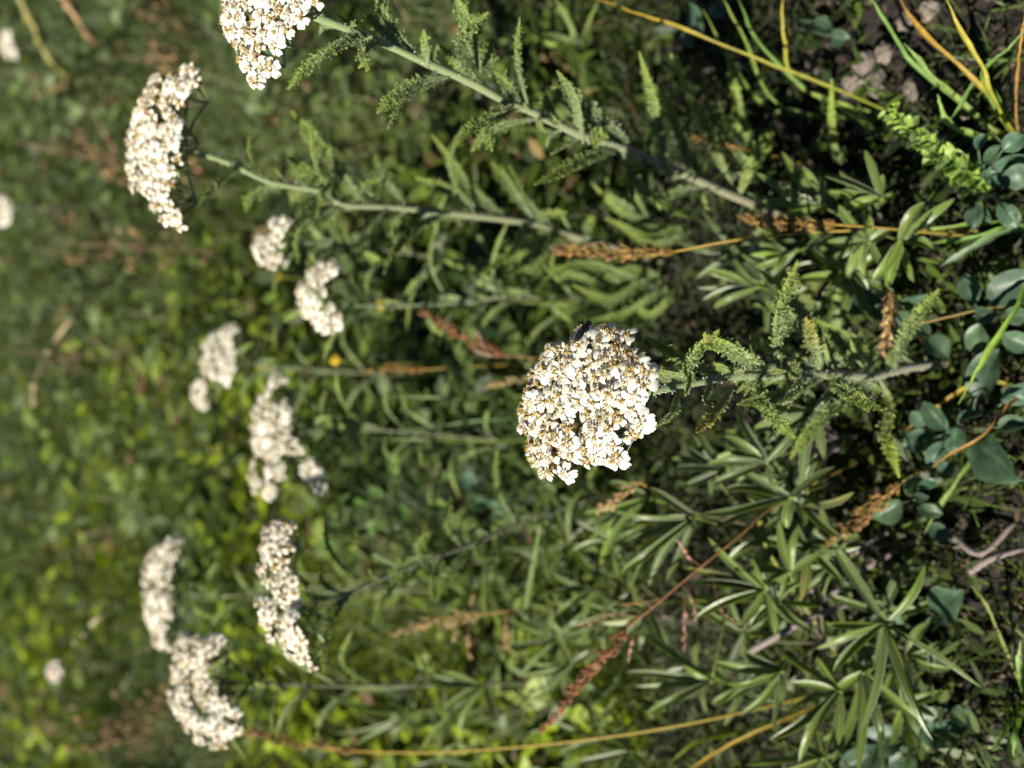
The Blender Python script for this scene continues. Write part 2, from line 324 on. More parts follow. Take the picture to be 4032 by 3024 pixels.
def floret_mesh(i, age, lod=0):
    """a yarrow flower: husk cup, white rays round a disc of tiny tubular florets; age 0 fresh .. 1 browned"""
    b = MB(); Z = Vector((0, 0, 1)); r = .0017
    # husk
    rings = []; prof = ((-.0042, .0004), (-.0036, .0011), (-.002, .0016), (-.0002, .0015))
    for z, q in prof: rings.append([b.vert((math.cos(a) * q, math.sin(a) * q, z), vary(HUSK if z < -.003 else mixc(HUSK, TAN, .6), .2)) for a in [2 * math.pi * k / 8 for k in range(8)]])
    for j in range(3):
        for k in range(8): b.face([rings[j][k], rings[j][(k + 1) % 8], rings[j + 1][(k + 1) % 8], rings[j + 1][k]], 1)
    b.face(rings[-1], 1)
    # rays
    nr = random.choice((4, 5, 5, 6)) if age < .75 else random.choice((3, 4)); a0 = ru(0, 6.28)
    for k in range(nr):
        a = a0 + 2 * math.pi * k / nr + ru(-.15, .15); out = Vector((math.cos(a), math.sin(a), ru(-.15, .35))).normalized()
        sc = (1 - .35 * age) * ru(.85, 1.12)
        petal(b, Vector((math.cos(a), math.sin(a), 0)) * .0011, (Z - out * out.z).normalized(), out, .0030 * sc, .0017 * sc, ru(.0, .9), mixc(WHITE, CREAM, (.35 if lod == 0 else .55) * age + ru(0, .1)))
    # disc florets
    nd = 11 if lod == 0 else 7
    for k in range(nd):
        q = math.sqrt((k + .4) / nd) * .00145; a = 2.4 * k + ru(-.2, .2); h = ru(.0007, .0017) * (1.0 - .3 * q / .0015)
        c = Vector((math.cos(a) * q, math.sin(a) * q, 0)); tip = c * 1.25 + Z * h
        brown = random.random() < .18 + .45 * age
        cc = vary(mixc(CREAM, WHITE, ru(.2, .9)) if not brown else mixc(TAN, OCHRE, ru(0, 1)), .15); rt = ru(.00030, .00042)
        lo = [b.vert(c + Vector((math.cos(w) * rt * .6, math.sin(w) * rt * .6, -.0002)), vary(TAN, .2)) for w in [2 * math.pi * j / 5 for j in range(5)]]
        hi = [b.vert(tip + Vector((math.cos(w) * rt, math.sin(w) * rt, 0)), cc) for w in [2 * math.pi * j / 5 for j in range(5)]]
        for j in range(5): b.face([lo[j], lo[(j + 1) % 5], hi[(j + 1) % 5], hi[j]], 1)
        ce = b.vert(tip - Z * .00025, vary(OCHRE if random.random() < .6 else TAN, .3))
        for j in range(5): b.face([hi[j], hi[(j + 1) % 5], ce], 1)
        if lod == 0:
            for j in range(5):
                w = 2 * math.pi * (j + .5) / 5; m0 = (Vector(b.v[hi[j]]) + Vector(b.v[hi[(j + 1) % 5]])) / 2
                tp = m0 + Vector((math.cos(w) * .00042, math.sin(w) * .00042, ru(-.0002, .0003)))
                b.face([hi[j], b.vert(tp, mixc(cc, WHITE, .7 if not brown else .35)), hi[(j + 1) % 5]], 0)
            if random.random() < .5:
                b.ball(tip + Z * .0003, (.0002, .0002, .00042), vary(random.choice((OCHRE, TAN, (.55, .38, .03))), .2), 5, 3, 1)
    return b.mesh('floret', [M_PETAL, M_DISC])
FL_NEAR = [floret_mesh(i, a) for i, a in enumerate((0, 0, .1, .1, .2, .2, .3, .4, .5, .6, .75, .9, 1.0))]
FL_FAR = [floret_mesh(i, a, 1) for i, a in enumerate((.2, .3, .4, .5, .6, .7, .8, 1.0))]

def inpoly(x, y, poly):
    c = False; n = len(poly)
    for i in range(n):
        x1, y1 = poly[i]; x2, y2 = poly[(i + 1) % n]
        if (y1 > y) != (y2 > y) and x < (x2 - x1) * (y - y1) / (y2 - y1) + x1: c = not c
    return c
def yarrow_leaf(pts, W, n0, col=YGREEN, tipc=YTIP, orange=0, lod=0, hairs=0, bulk=1.0):
    """feathery leaf along a path: rib with dense pairs of divided pinnae standing up on both sides"""
    L = sum((Vector(pts[i + 1]) - Vector(pts[i])).length for i in range(len(pts) - 1))
    m = max(10, int(L / (.00115 if lod == 0 else .0019))); path = catmull(pts, m); b = MB()
    b.tube(path, lambda u: .0006 * (1 - .6 * u) + .00015, 4, YGREY, mixc(YGREY, tipc, .5), 0)
    b.strip(path, lambda u: W * .56 * min(1, .25 + 2.0 * u) * min(1, (1.03 - u) * 3.2 + .1), n0, mixc(mixc(col, YGREY, .5), WOOL, .15), mixc(col, tipc, .7), fold=.45)
    for i in range(1, m + 1):
        u = i / m; p = path[i]; t = (path[min(i + 1, m)] - path[i - 1]).normalized()
        bn = t.cross(n0); bn = bn.normalized() if bn.length > 1e-4 else t.orthogonal().normalized(); n = bn.cross(t).normalized()
        prof = min(1, .35 + 2.2 * u) * min(1, (1.03 - u) * 3.2 + .12)
        base = mixc(col, tipc, max(0, u * 1.3 - .55))
        if orange and u > .86: base = mixc(base, ORANGE, min(1, (u - .86) * 9) * orange)
        for s in (-1, 1):
            for rep in range(2 if lod == 0 else 1):
                ang = ru(-.15, .75) if rep == 0 else ru(.4, 1.4); l = W * prof * ru(.75, 1.12) * (1 if rep == 0 else .65) * bulk
                dr = (bn * s * math.cos(ang) + n * math.sin(ang) + t * ru(.25, .75)).normalized()
                wv = (dr.cross(rv()).normalized()) * l * .17
                c = vary(mixc(base, WOOL, ru(0, .55) * (1 - u)), .25); c2 = mixc(c, tipc, ru(.1, .6))
                v0 = b.vert(p - wv * .8, c); v1 = b.vert(p + wv * .8, c); v2 = b.vert(p + dr * l + wv * .25, c2); v3 = b.vert(p + dr * l - wv * .25, c2); b.face([v0, v1, v2, v3])
                for q in range(3 if lod == 0 else 2):
                    f = (.35, .62, .85)[q]; o = p + dr * l * f
                    d2 = (dr * .8 + rv(1)).normalized(); ll = l * ru(.25, .45) * (1.1 - .3 * f); w2 = d2.cross(rv()).normalized() * ll * .34
                    c3 = vary(mixc(c, YGREY, ru(0, .35)), .2); k0 = b.vert(o, c3); k1 = b.vert(o + d2 * ll * .55 + w2, c3); k2 = b.vert(o + d2 * ll, c2); k3 = b.vert(o + d2 * ll * .55 - w2, c3); b.face([k0, k1, k2, k3])
    for i in range(hairs):
        u = random.random(); p = path[int(u * m)] + rv(W * .25); d = rv().normalized(); l = ru(.0008, .0018); w = d.orthogonal().normalized() * .00003; c = (.45, .48, .40)
        b.quad(p - w, p + w, p + d * l + w * .2 + rv(.0003), p + d * l - w * .2, c)
    return b
def pathlen(P): return sum((P[i + 1] - P[i]).length for i in range(len(P) - 1))

def flower_head(plant, polys, Y, tilt, spacing, meshes, foot, floret_scale=1.0, dome=.12, seed=0, holes=(), topdir=None, near=False):
    """corymb: flowers over a domed disc whose outline is the given picture outline laid on a tilted plane"""
    st = random.getstate(); random.seed(seed)
    pts = []
    allp = [p for pl in polys for p in pl]
    cx = (min(p[0] for p in allp) + max(p[0] for p in allp)) / 2; cy = (min(p[1] for p in allp) + max(p[1] for p in allp)) / 2
    c0 = atY(cx, cy, Y); view = (CAM - c0).normalized()
    n = Vector((0, -math.sin(R(tilt)), math.cos(R(tilt))))
    if topdir is not None: n = (n + Vector(topdir)).normalized()
    ex = XR - n * XR.dot(n); ex.normalize(); ey = n.cross(ex)
    def onplane(x, y):
        r = ray(x, y); return CAM + r * ((c0 - CAM).dot(n) / r.dot(n))
    W = [onplane(*p) for p in allp]; Rm = max((w - c0).length for w in W)
    x0, x1 = min(p[0] for p in allp), max(p[0] for p in allp); y0, y1 = min(p[1] for p in allp), max(p[1] for p in allp)
    tries = 0
    while tries < 14000:
        tries += 1
        x, y = ru(x0, x1), ru(y0, y1)
        if not any(inpoly(x, y, pl) for pl in polys): continue
        if any((x - h[0]) ** 2 + (y - h[1]) ** 2 < h[2] ** 2 for h in holes): continue
        q = onplane(x, y)
        if any((q - o).length < spacing for o in pts): continue
        pts.append(q)
    # sub-umbels
    K = max(3, len(pts) // 10); cent = random.sample(pts, K)
    for it in range(6):
        grp = [[] for _ in cent]
        for q in pts: grp[min(range(len(cent)), key=lambda k: (q - cent[k]).length)].append(q)
        cent = [sum(g, Vector()) / len(g) if g else cent[k] for k, g in enumerate(grp)]
    b = MB(); fl = []
    for k, g in enumerate(grp):
        if not g: continue
        lift = ru(-.0025, .0025); node = cent[k] - n * ru(.013, .019) + (foot - cent[k]) * .12
        b.tube(catmull([foot, foot.lerp(node, .5) + n * .002 + rv(.001), node], 5), lambda u: .0011 - .0003 * u, 5, YGREEN, YGREY)
        for q in g:
            rr = (q - c0).length / Rm; rs = (q - cent[k]).length
            top = q + n * (dome * Rm * (.5 - rr * rr) + lift - rs * .10 + ru(-.0011, .0011))
            out = (q - c0); out = out - n * out.dot(n); o2 = (q - cent[k]); o2 = o2 - n * o2.dot(n)
            nn = (n + out / Rm * .32 + (o2 * 24) + rv(.24)).normalized()
            base = top - nn * .0040 * floret_scale
            b.tube(catmull([node, node.lerp(base, .6) - nn * .0008, base], 3), .00042, 4, YGREEN, HUSK, cap=False)
            fl.append((top, nn))
    head = link('flower_head', b.mesh('flower_head', [M_YSTEM]), plant)
    for top, nn in fl:
        qm = nn.to_track_quat('Z', 'Y').to_matrix().to_4x4(); sc = floret_scale * ru(.86, 1.14)
        link('floret', random.choice(meshes), head, Matrix.Translation(top) @ qm @ Matrix.Rotation(ru(0, 6.28), 4, 'Z') @ Matrix.Scale(sc, 4))
    random.setstate(st); return head, c0, n

def yarrow(label, polys, Y, tilt, spacing, meshes, stem, ground, leaves=(), auto=6, floret_scale=1.0, seed=1, r=.0017, stemcol=None, holes=(), near=False, topdir=None, dome=.12, group=None, autoW=.0042):
    """stem: picture points from under the head down; ground: picture point of its foot on the soil"""
    g = atZ(ground[0], ground[1], 0.0); g.z = gz(g.x, g.y) - .004; Yb = g.y
    pl = thing('yarrow_plant', label, 'yarrow', g, group)
    X0, X1 = stem[0][0], ground[0]
    def Yat(x): return Y + (Yb - Y) * max(0, min(1, (x - X0) / (X1 - X0)))
    sp = [atY(x, y, Yat(x)) for x, y in stem] + [g]
    foot = sp[0]
    path = catmull(sp, 48 if near else 30)
    b = MB(); b.tube(path, lambda u: r * (.75 + .35 * u) * (1 + .10 * math.sin(u * 70) + .08 * math.sin(u * 23)), 9 if near else 7, stemcol or mixc(YGREEN, YGREY, .35), (.20, .18, .12) if stemcol is None else mixc(stemcol, (.15, .13, .08), .5))
    for i in range(700 if near else 200):                    # woolly hairs
        k = random.randrange(len(path) - 1); p = path[k].lerp(path[k + 1], random.random()); d = rv().normalized(); l = ru(.0006, .0015); w = d.orthogonal().normalized() * .00004
        q = p + d * r * .8; b.quad(q - w, q + w, q + d * l + rv(.0004), q + d * l - w * .3, (.7, .71, .66))
    link('stem', b.mesh('stem', [M_YSTEM]), pl)
    flower_head(pl, polys, Y, tilt, spacing, meshes, foot, floret_scale, dome, seed, holes, topdir)
    for lf in leaves:
        P, dY, W, o = lf[0], lf[1], lf[2], (lf[3] if len(lf) > 3 else {})
        k = len(P) - 1; yb = Yat(P[0][0])
        W *= 1.12; pts = [atY(x, y, yb + dY * (i / k)) for i, (x, y) in enumerate(P)]
        if near: o.setdefault('col', (.24, .32, .13))
        nrm = o.pop('n', None) or Vector((ru(-.25, .25), -.65, .75)).normalized()
        link('leaf', yarrow_leaf(pts, W, nrm, lod=0 if near or Y < .46 else 1, hairs=60 if near else 12, **o).mesh('leaf', [M_YLEAF]), pl)
    for i in range(26 if r > .002 else 8):
        u = ru(.06, .9); k = min(len(path) - 2, int(u * (len(path) - 1))); p = path[k]; t = (path[k + 1] - p).normalized(); sd_ = Quaternion(t, ru(0, 6.28)) @ t.orthogonal().normalized(); ln = ru(.007, .016)
        pts = [p - t * .0 + sd_ * r * .6, p + (sd_ - t * .8) * ln * .55, p + (sd_ * 1.2 - t * ru(.2, 1.2)) * ln]
        link('leaf', yarrow_leaf(pts, ru(.0018, .0028), -t, lod=0 if Y < .46 else 1, col=mixc(YGREEN, YGREY, ru(0, 1))).mesh('leaf', [M_YLEAF]), pl)
    for i in range(auto):
        u = .14 + .84 * (i + random.random() * .7) / max(1, auto); k = min(len(path) - 2, int(u * (len(path) - 1))); p = path[k]
        if p.z < .012: continue
        a = i * 2.4 + ru(-.5, .5) + seed; ln = ru(.028, .065) * (.7 + .5 * u)
        d = Vector((math.cos(a), math.sin(a), ru(.3, .9))).normalized()
        pts = [p, p + d * ln * .5 + Vector((0, 0, ln * .1)), p + d * ln + Vector((0, 0, -ln * ru(-.1, .25)))]
        link('leaf', yarrow_leaf(pts, autoW * ru(.8, 1.2), Vector((0, 0, 1)), lod=0 if near or Y < .46 else 1, hairs=20).mesh('leaf', [M_YLEAF]), pl)
    return pl

MAIN = [(2323, 1268), (2362, 1254), (2393, 1290), (2435, 1290), (2475, 1268), (2493, 1313), (2515, 1385), (2565, 1412), (2581, 1471), (2565, 1562), (2530, 1589), (2563, 1656), (2520, 1727), (2470, 1690), (2434, 1729), (2470, 1801), (2452, 1828), (2335, 1846), (2312, 1819), (2268, 1800), (2273, 1878), (2226, 1928), (2181, 1892), (2131, 1878), (2090, 1824), (2077, 1779), (2086, 1724), (2052, 1697), (2043, 1634), (2068, 1575), (2108, 1553), (2099, 1489), (2113, 1417), (2131, 1363), (2190, 1331), (2226, 1322), (2267, 1358), (2307, 1313)]
def shrink(poly, k):
    cx = sum(p[0] for p in poly) / len(poly); cy = sum(p[1] for p in poly) / len(poly)
    return [(cx + (x - cx) * k, cy + (y - cy) * k) for x, y in poly]
S_GOLD = dict(tipc=(.42, .34, .03), orange=1.0)
main_leaves = [
    ([(3030, 1462), (2900, 1392), (2777, 1320)], -.012, .0042, dict(orange=1.0, bulk=.9)),
    ([(3226, 1462), (3200, 1360), (3170, 1250)], -.018, .0036, dict(tipc=(.42, .36, .04), orange=.7)),
    ([(3262, 1440), (3150, 1230), (2996, 1066)], .022, .0042, {}),
    ([(3240, 1430), (3120, 1262), (2986, 1188)], .014, .0036, {}),
    ([(3200, 1440), (3090, 1390), (2955, 1345)], .010, .0032, {}),
    ([(3156, 1470), (3132, 1450), (3106, 1426)], -.014, .0026, dict(orange=1.0)),
    ([(2886, 1530), (2820, 1620), (2742, 1702)], -.010, .0030, S_GOLD.copy()),
    ([(3300, 1480), (3350, 1535), (3405, 1606)], -.014, .0040, dict(col=YGREY)),
    ([(3244, 1480), (3090, 1552), (2902, 1592)], -.004, .0042, dict(col=YGREY, bulk=.9)),
    ([(2670, 1545), (2650, 1620), (2583, 1677)], -.008, .0026, dict(bulk=.8)),
    ([(2650, 1512), (2610, 1490), (2582, 1462)], -.004, .0024, dict(bulk=.7)),
    ([(3300, 1440), (3370, 1390), (3450, 1352)], .004, .0040, {}),
    ([(3384, 1500), (3420, 1520), (3470, 1540)], -.008, .0030, dict(col=YGREY)),
    ([(3460, 1490), (3500, 1583), (3485, 1718), (3508, 1782), (3540, 1880)], -.012, .0036, dict(tipc=(.36, .44, .03), col=(.26, .34, .05))),
    ([(3420, 1470), (3300, 1340), (3262, 1300)], .02, .0036, {}),
    ([(2750, 1508), (2705, 1480), (2690, 1470)], -.006, .0024, dict(tipc=(.42, .46, .03), bulk=.8)),
    ([(2930, 1478), (2905, 1465), (2893, 1462)], -.006, .0024, dict(tipc=(.42, .46, .03), bulk=.8)),
    ([(2800, 1515), (2780, 1560), (2775, 1590)], -.006, .0022, dict(bulk=.8)),
    ([(3340, 1470), (3410, 1440), (3480, 1400)], .012, .0036, dict(col=YGREY)),
]
yarrow('yarrow in sharp focus with a crowded white flower head and a black fly', [[(x - 26, y) for x, y in shrink(MAIN, .94)]], .206, 6, .0046, FL_NEAR,
       [(2545, 1545), (2672, 1518), (2896, 1481), (3079, 1476), (3242, 1474), (3445, 1480), (3560, 1450)], (3720, 1420), main_leaves, 10, 1.2, 5, .0021, holes=((2218, 1668, 26), (2262, 1770, 16), (2120, 1560, 14)), near=True, dome=.2)

H1 = [(890, -120), (882, 60), (905, 170), (950, 250), (1000, 322), (1032, 285), (1078, 260), (1112, 160), (1150, 95), (1222, 30), (1230, -60), (1150, -180), (1000, -190)]
yarrow('yarrow with long woolly leafy stem sloping down from a white head with brown centres', [H1], .30, 20, .0046, FL_NEAR,
       [(1130, 20), (1250, 70), (1453, 146), (1666, 243), (1860, 328), (2000, 407), (2103, 443), (2292, 535), (2468, 589), (2681, 680), (2904, 780)], (3120, 870),
       [([(1684, 267), (1676, 190), (1670, 118)], -.01, .0028), ([(1891, 285), (1850, 130), (1794, -20)], -.012, .0042, dict(tipc=(.30, .40, .10))),
        ([(1930, 300), (1920, 240), (1905, 160)], .01, .0046), ([(1770, 304), (1600, 350), (1484, 446)], .01, .0040),
        ([(2061, 413), (1940, 460), (1794, 555)], .004, .0040), ([(2050, 405), (2000, 350), (1945, 282)], -.008, .0032),
        ([(2298, 565), (2262, 400), (2193, 278)], -.016, .0030, dict(col=YGREY)), ([(2475, 560), (2330, 450), (2170, 345)], .012, .0054, dict(col=YGREY)),
        ([(2455, 575), (2300, 630), (2105, 728)], .004, .0040), ([(2630, 717), (2592, 486), (2517, 205)], -.014, .0036),
        ([(2450, 590), (2500, 717), (2590, 795), (2710, 860)], .012, .0040, dict(tipc=(.30, .40, .06))),
        ([(2908, 775), (2960, 640), (3042, 516)], -.016, .0050, dict(col=(.26, .34, .07))),
        ([(2800, 740), (2700, 600), (2600, 330)], .02, .0038), ([(1450, 146), (1380, 160), (1260, 240)], -.004, .0030, dict(col=YGREY)),
        ([(2110, 445), (2170, 470), (2200, 500)], -.01, .0024, dict(col=YGREY)), ([(2900, 780), (2800, 560), (2760, 440)], .016, .0036, dict(col=(.24, .32, .08))),
        ([(2200, 490), (2160, 420), (2140, 380)], .01, .0032), ([(1600, 215), (1500, 110), (1440, 60)], .012, .0036)], 15, 1.06, 8, .00205, dome=.12)
H2 = [(735, 245), (752, 262), (742, 330), (712, 390), (690, 470), (705, 530), (680, 600), (700, 660), (672, 740), (690, 850), (686, 892), (640, 870), (590, 810), (575, 770), (520, 750), (500, 660), (490, 560), (502, 480), (540, 380), (560, 295), (600, 280), (640, 290), (700, 245)]
yarrow('tall yarrow with the widest white head, its grey-green stem bending below', [H2], .43, 14, .0051, FL_FAR,
       [(730, 590), (900, 640), (1063, 717), (1276, 755), (1344, 805), (1526, 814), (1769, 838), (2073, 875), (2195, 911), (2400, 970)], (2640, 1050),
       [([(1290, 760), (1190, 860), (1105, 965)], -.01, .0032), ([(1430, 800), (1280, 600), (1148, 440)], .02, .0046), ([(2000, 865), (1870, 760), (1700, 530)], .01, .0042),
        ([(1770, 838), (1640, 900), (1540, 1015)], -.01, .0040), ([(2110, 880), (2010, 740), (1935, 640)], .012, .0042), ([(1344, 808), (1240, 700), (1140, 620)], .03, .004),
        ([(1600, 815), (1500, 690), (1460, 600)], .02, .004), ([(2070, 875), (2040, 960), (1990, 1030)], -.014, .0034), ([(1900, 850), (1780, 760), (1620, 700)], .02, .0046),
        ([(2250, 930), (2080, 960), (1900, 1080)], .006, .0046), ([(2195, 911), (2120, 1000), (1990, 1090)], -.01, .0046)], 16, 1.14, 3, .00205)
far_spec = [
    ('small yarrow with a fist-like white head beside the wide-headed yarrow stem', [[(1095, 830), (1120, 860), (1115, 930), (1095, 980), (1110, 1030), (1060, 1072), (1010, 1030), (985, 970), (1000, 930), (1050, 925), (1060, 870)]], .52, [(1100, 950), (1300, 960), (1700, 1010)], (2180, 1080), 1.1),
    ('yarrow with a crescent of pale white flowers bent around its dark side', [[(1280, 1012), (1310, 1040), (1295, 1095), (1255, 1110), (1270, 1170), (1315, 1240), (1320, 1280), (1290, 1312), (1220, 1270), (1175, 1200), (1168, 1130), (1195, 1070), (1240, 1040)]], .48, [(1290, 1170), (1344, 1202), (1769, 1196), (1950, 1172), (2090, 1170)], (2420, 1180), 1.15),
    ('distant yarrow with a pale head split into a large and a small cluster', [[(880, 1272), (910, 1290), (890, 1330), (905, 1380), (920, 1470), (885, 1515), (830, 1490), (785, 1440), (800, 1370), (840, 1310)], [(780, 1490), (812, 1520), (800, 1560), (820, 1610), (790, 1622), (752, 1590), (748, 1530)]], .72, [(880, 1420), (1050, 1440), (1300, 1460)], (1800, 1490), 1.25),
    ('yarrow with a ragged white head broken into many separate small clusters', [[(1080, 1470), (1112, 1490), (1100, 1525), (1060, 1545), (1050, 1590), (1010, 1590), (1025, 1530), (1055, 1490)], [(1000, 1600), (1060, 1580), (1130, 1580), (1155, 1650), (1140, 1700), (1150, 1750), (1110, 1790), (1040, 1810), (990, 1780), (975, 1690)], [(1150, 1720), (1190, 1760), (1180, 1785), (1130, 1770)], [(1040, 1800), (1100, 1800), (1130, 1870), (1090, 1895), (1050, 1860)], [(990, 1815), (1010, 1810), (1005, 1880), (1050, 1900), (1070, 1940), (1040, 1972), (980, 1940), (965, 1880)], [(1200, 1805), (1225, 1820), (1255, 1930), (1235, 1950), (1190, 1900), (1180, 1850)]], .56, [(1150, 1710), (1300, 1690), (1600, 1700)], (2150, 1760), 1.15),
    ('yarrow with a long narrow white head and a grey stem crossing the undergrowth', [[(1080, 2060), (1130, 2075), (1145, 2130), (1120, 2220), (1155, 2300), (1165, 2420), (1190, 2480), (1225, 2620), (1210, 2640), (1150, 2610), (1090, 2550), (1050, 2480), (1030, 2380), (1020, 2280), (1005, 2180), (1005, 2110), (1040, 2065)]], .40, [(1160, 2370), (1350, 2340), (1636, 2222), (1860, 2143), (2134, 2028)], (2440, 1920), 1.2),
    ('yarrow with a slim tapering creamy head behind the clumped yarrow by dry grass', [[(690, 2120), (690, 2160), (672, 2260), (680, 2330), (675, 2420), (640, 2500), (650, 2560), (620, 2555), (590, 2500), (575, 2400), (562, 2270), (575, 2180), (640, 2140)]], .66, [(690, 2330), (900, 2345), (1300, 2310)], (1900, 2350), 1.2),
    ('yarrow with a drooping fan of white flowers above a rusty grass spike', [[(705, 2500), (760, 2515), (830, 2500), (860, 2530), (830, 2590), (845, 2680), (855, 2740), (900, 2810), (930, 2880), (890, 2900), (880, 2950), (830, 2965), (770, 2900), (720, 2830), (665, 2770), (650, 2690), (670, 2580)]], .50, [(850, 2690), (1000, 2690), (1400, 2700)], (2240, 2700), 1.2),
]
for i, (lab, polys, Y, stem, grd, fs) in enumerate(far_spec):
    yarrow(lab, polys, Y, 16, .0052 * (.95 + .1 * (Y > .5)), FL_FAR, stem, grd, (), 22, fs * .96, 20 + i, .0011, (.12, .155, .075))
for i, (lab, poly, Y, stem, grd) in enumerate([
    ('far-off yarrow with a small double white blur next to dry yellow stalks', [(5, 115), (35, 120), (45, 170), (50, 220), (10, 225), (0, 170)], 1.6, [(50, 170), (150, 180)], (420, 190)),
    ('far-off yarrow with a tan-white head among brown dried stems', [(-25, 760), (25, 770), (40, 830), (20, 880), (-30, 880)], 1.4, [(30, 820), (120, 820)], (430, 820))]):
    yarrow(lab, [poly], Y, 22, .0085, FL_FAR, stem, grd, (), 3, 1.7, 60 + i, .0018)

# leafy yarrow shoots without flowers
def leaf_clump(label, ground, leaves, group=None):
    g = atZ(ground[0], ground[1], 0.0); g.z = gz(g.x, g.y) - .003
    pl = thing('feathery_leaf_clump', label, 'yarrow leaves', g, group)
    for P, z0, z1, W, o in leaves:
        W *= .85; k = len(P) - 1; pts = [atZ(x, y, z0 + (z1 - z0) * i / k) for i, (x, y) in enumerate(P)]
        if (pts[0] - g).length > .004: pts = [g + Vector((0, 0, .004))] + pts
        link('leaf', yarrow_leaf(pts, W, Vector((ru(-.3, .3), -.4, .85)).normalized(), lod=0 if not group else 1, hairs=15, **o).mesh('leaf', [M_YLEAF]), pl)
    return pl
FRESH = dict(col=(.23, .34, .07), tipc=(.40, .52, .06))
leaf_clump('clump of pale green feathery leaves on bare soil beside the long woolly yarrow stem', (2990, 640),
    [([(2960, 570), (2900, 380), (2860, 160)], .03, .06, .0046, FRESH), ([(2930, 600), (2760, 470), (2640, 210)], .03, .08, .0036, FRESH), ([(2900, 620), (2740, 430), (2655, 220)], .04, .09, .0034, FRESH),
     ([(3010, 600), (3050, 520)], .03, .05, .004, FRESH), ([(2950, 640), (2830, 520), (2760, 300)], .03, .06, .0038, {}), ([(2940, 560), (2890, 470), (2895, 420)], .02, .05, .0044, FRESH)])
leaf_clump('single stubby fresh feathery leaf shoot among grey soil clods', (3290, 640), [([(3285, 590), (3275, 500), (3275, 300)], .012, .035, .0040, FRESH), ([(3300, 620), (3340, 600)], .01, .02, .003, FRESH)])
leaf_clump('curling grey-green feathery leaves under the long woolly yarrow stem', (2620, 880),
    [([(2560, 850), (2480, 820), (2400, 770), (2390, 700)], .03, .07, .0042, dict(col=YGREY)), ([(2520, 860), (2440, 830), (2330, 720)], .04, .08, .0040, {}), ([(2600, 900), (2500, 900), (2380, 860)], .03, .06, .0046, {}),
     ([(2660, 900), (2560, 920), (2460, 900)], .02, .05, .0044, FRESH), ([(2700, 920), (2560, 960), (2420, 880)], .03, .06, .0044, {}), ([(2560, 880), (2500, 760), (2520, 690)], .03, .06, .004, {})])
leaf_clump('feathery leaf tangle between the rusty grass spike and the white flower head', (2560, 1130),
    [([(2500, 1120), (2330, 1100), (2190, 1060), (2180, 1000)], .04, .10, .0044, {}), ([(2540, 1110), (2400, 1180), (2250, 1120)], .04, .08, .0050, {}), ([(2600, 1100), (2500, 1060), (2380, 1090)], .03, .06, .0046, {}),
     ([(2600, 1150), (2450, 1240), (2330, 1260)], .04, .07, .0044, {}), ([(2640, 1160), (2560, 1240), (2480, 1180)], .03, .05, .0042, FRESH), ([(2500, 1100), (2300, 1040), (2140, 1100)], .06, .11, .0044, {})])
leaf_clump('upright thin feathery leaf hanging beside yellowing grass seed stalks', (2240, 2440), [([(2090, 2445), (2075, 2380), (2105, 2200), (2128, 2062)], .09, .11, .0030, dict(col=(.24, .36, .12), tipc=(.30, .42, .14)))])
leaf_clump('short feathery leaf with a bright lime tip near the lupine leaves', (2540, 2080), [([(2430, 2060), (2400, 2120), (2362, 2235)], .09, .09, .0040, dict(col=(.26, .38, .08), tipc=(.42, .52, .08)))])
for i, (gx, gy, lab) in enumerate([(2150, 1480, 'low feathery leaf clump in the shade behind the white flower head'), (2080, 640, 'feathery leaves rising behind the long woolly yarrow stem'), (1900, 1120, 'feathery leaves at the foot of the crescent-headed yarrow'),
                      (1750, 1640, 'dark feathery leaves at the foot of the ragged white yarrow'), (1620, 420, 'feathery leaves in the gap under the brown-centred yarrow head'), (2000, 2230, 'feathery leaves where the long grey yarrow stem meets the ground'),
                      (1560, 2480, 'feathery leaves under the long narrow yarrow head'), (2330, 180, 'feathery leaves beside the sloping yellow grass blade'), (3330, 1330, 'feathery leaves behind the focused yarrow stem base')]):
    L = []
    for k in range(8):
        a = ru(0, 6.28); rr = ru(130, 300) * (gx / 2600); ex, ey = gx - abs(math.cos(a)) * rr * 1.1 + 30, gy + math.sin(a) * rr
        L.append(([(gx - 30, gy + ru(-20, 20)), ((gx + ex) / 2 - 20, (gy + ey) / 2 + ru(-20, 20)), (ex, ey)], .02, ru(.03, .07), ru(.0028, .004), random.choice(({}, {}, FRESH, dict(col=YGREY)))))
    leaf_clump(lab, (gx, gy), L)

for i in range(26):
    gx, gy = ru(1330, 2380), ru(60, 2960)
    if 2000 < gx and 1250 < gy < 1900: gx -= 420
    L = []
    for k in range(6):
        a = ru(0, 6.28); rr = ru(110, 260) * (gx / 2300); ex, ey = gx - abs(math.cos(a)) * rr * 1.2, gy + math.sin(a) * rr
        L.append(([(gx - 20, gy + ru(-20, 20)), ((gx + ex) / 2 - 20, (gy + ey) / 2 + ru(-20, 20)), (ex, ey)], .02, ru(.03, .08), ru(.0028, .004), random.choice(({}, {}, {}, FRESH, dict(col=YGREY)))))
    leaf_clump('grey-green feathery leaf clump in the soft undergrowth below the background flower heads', (gx, gy), L, 'feathery leaf clumps in the undergrowth')

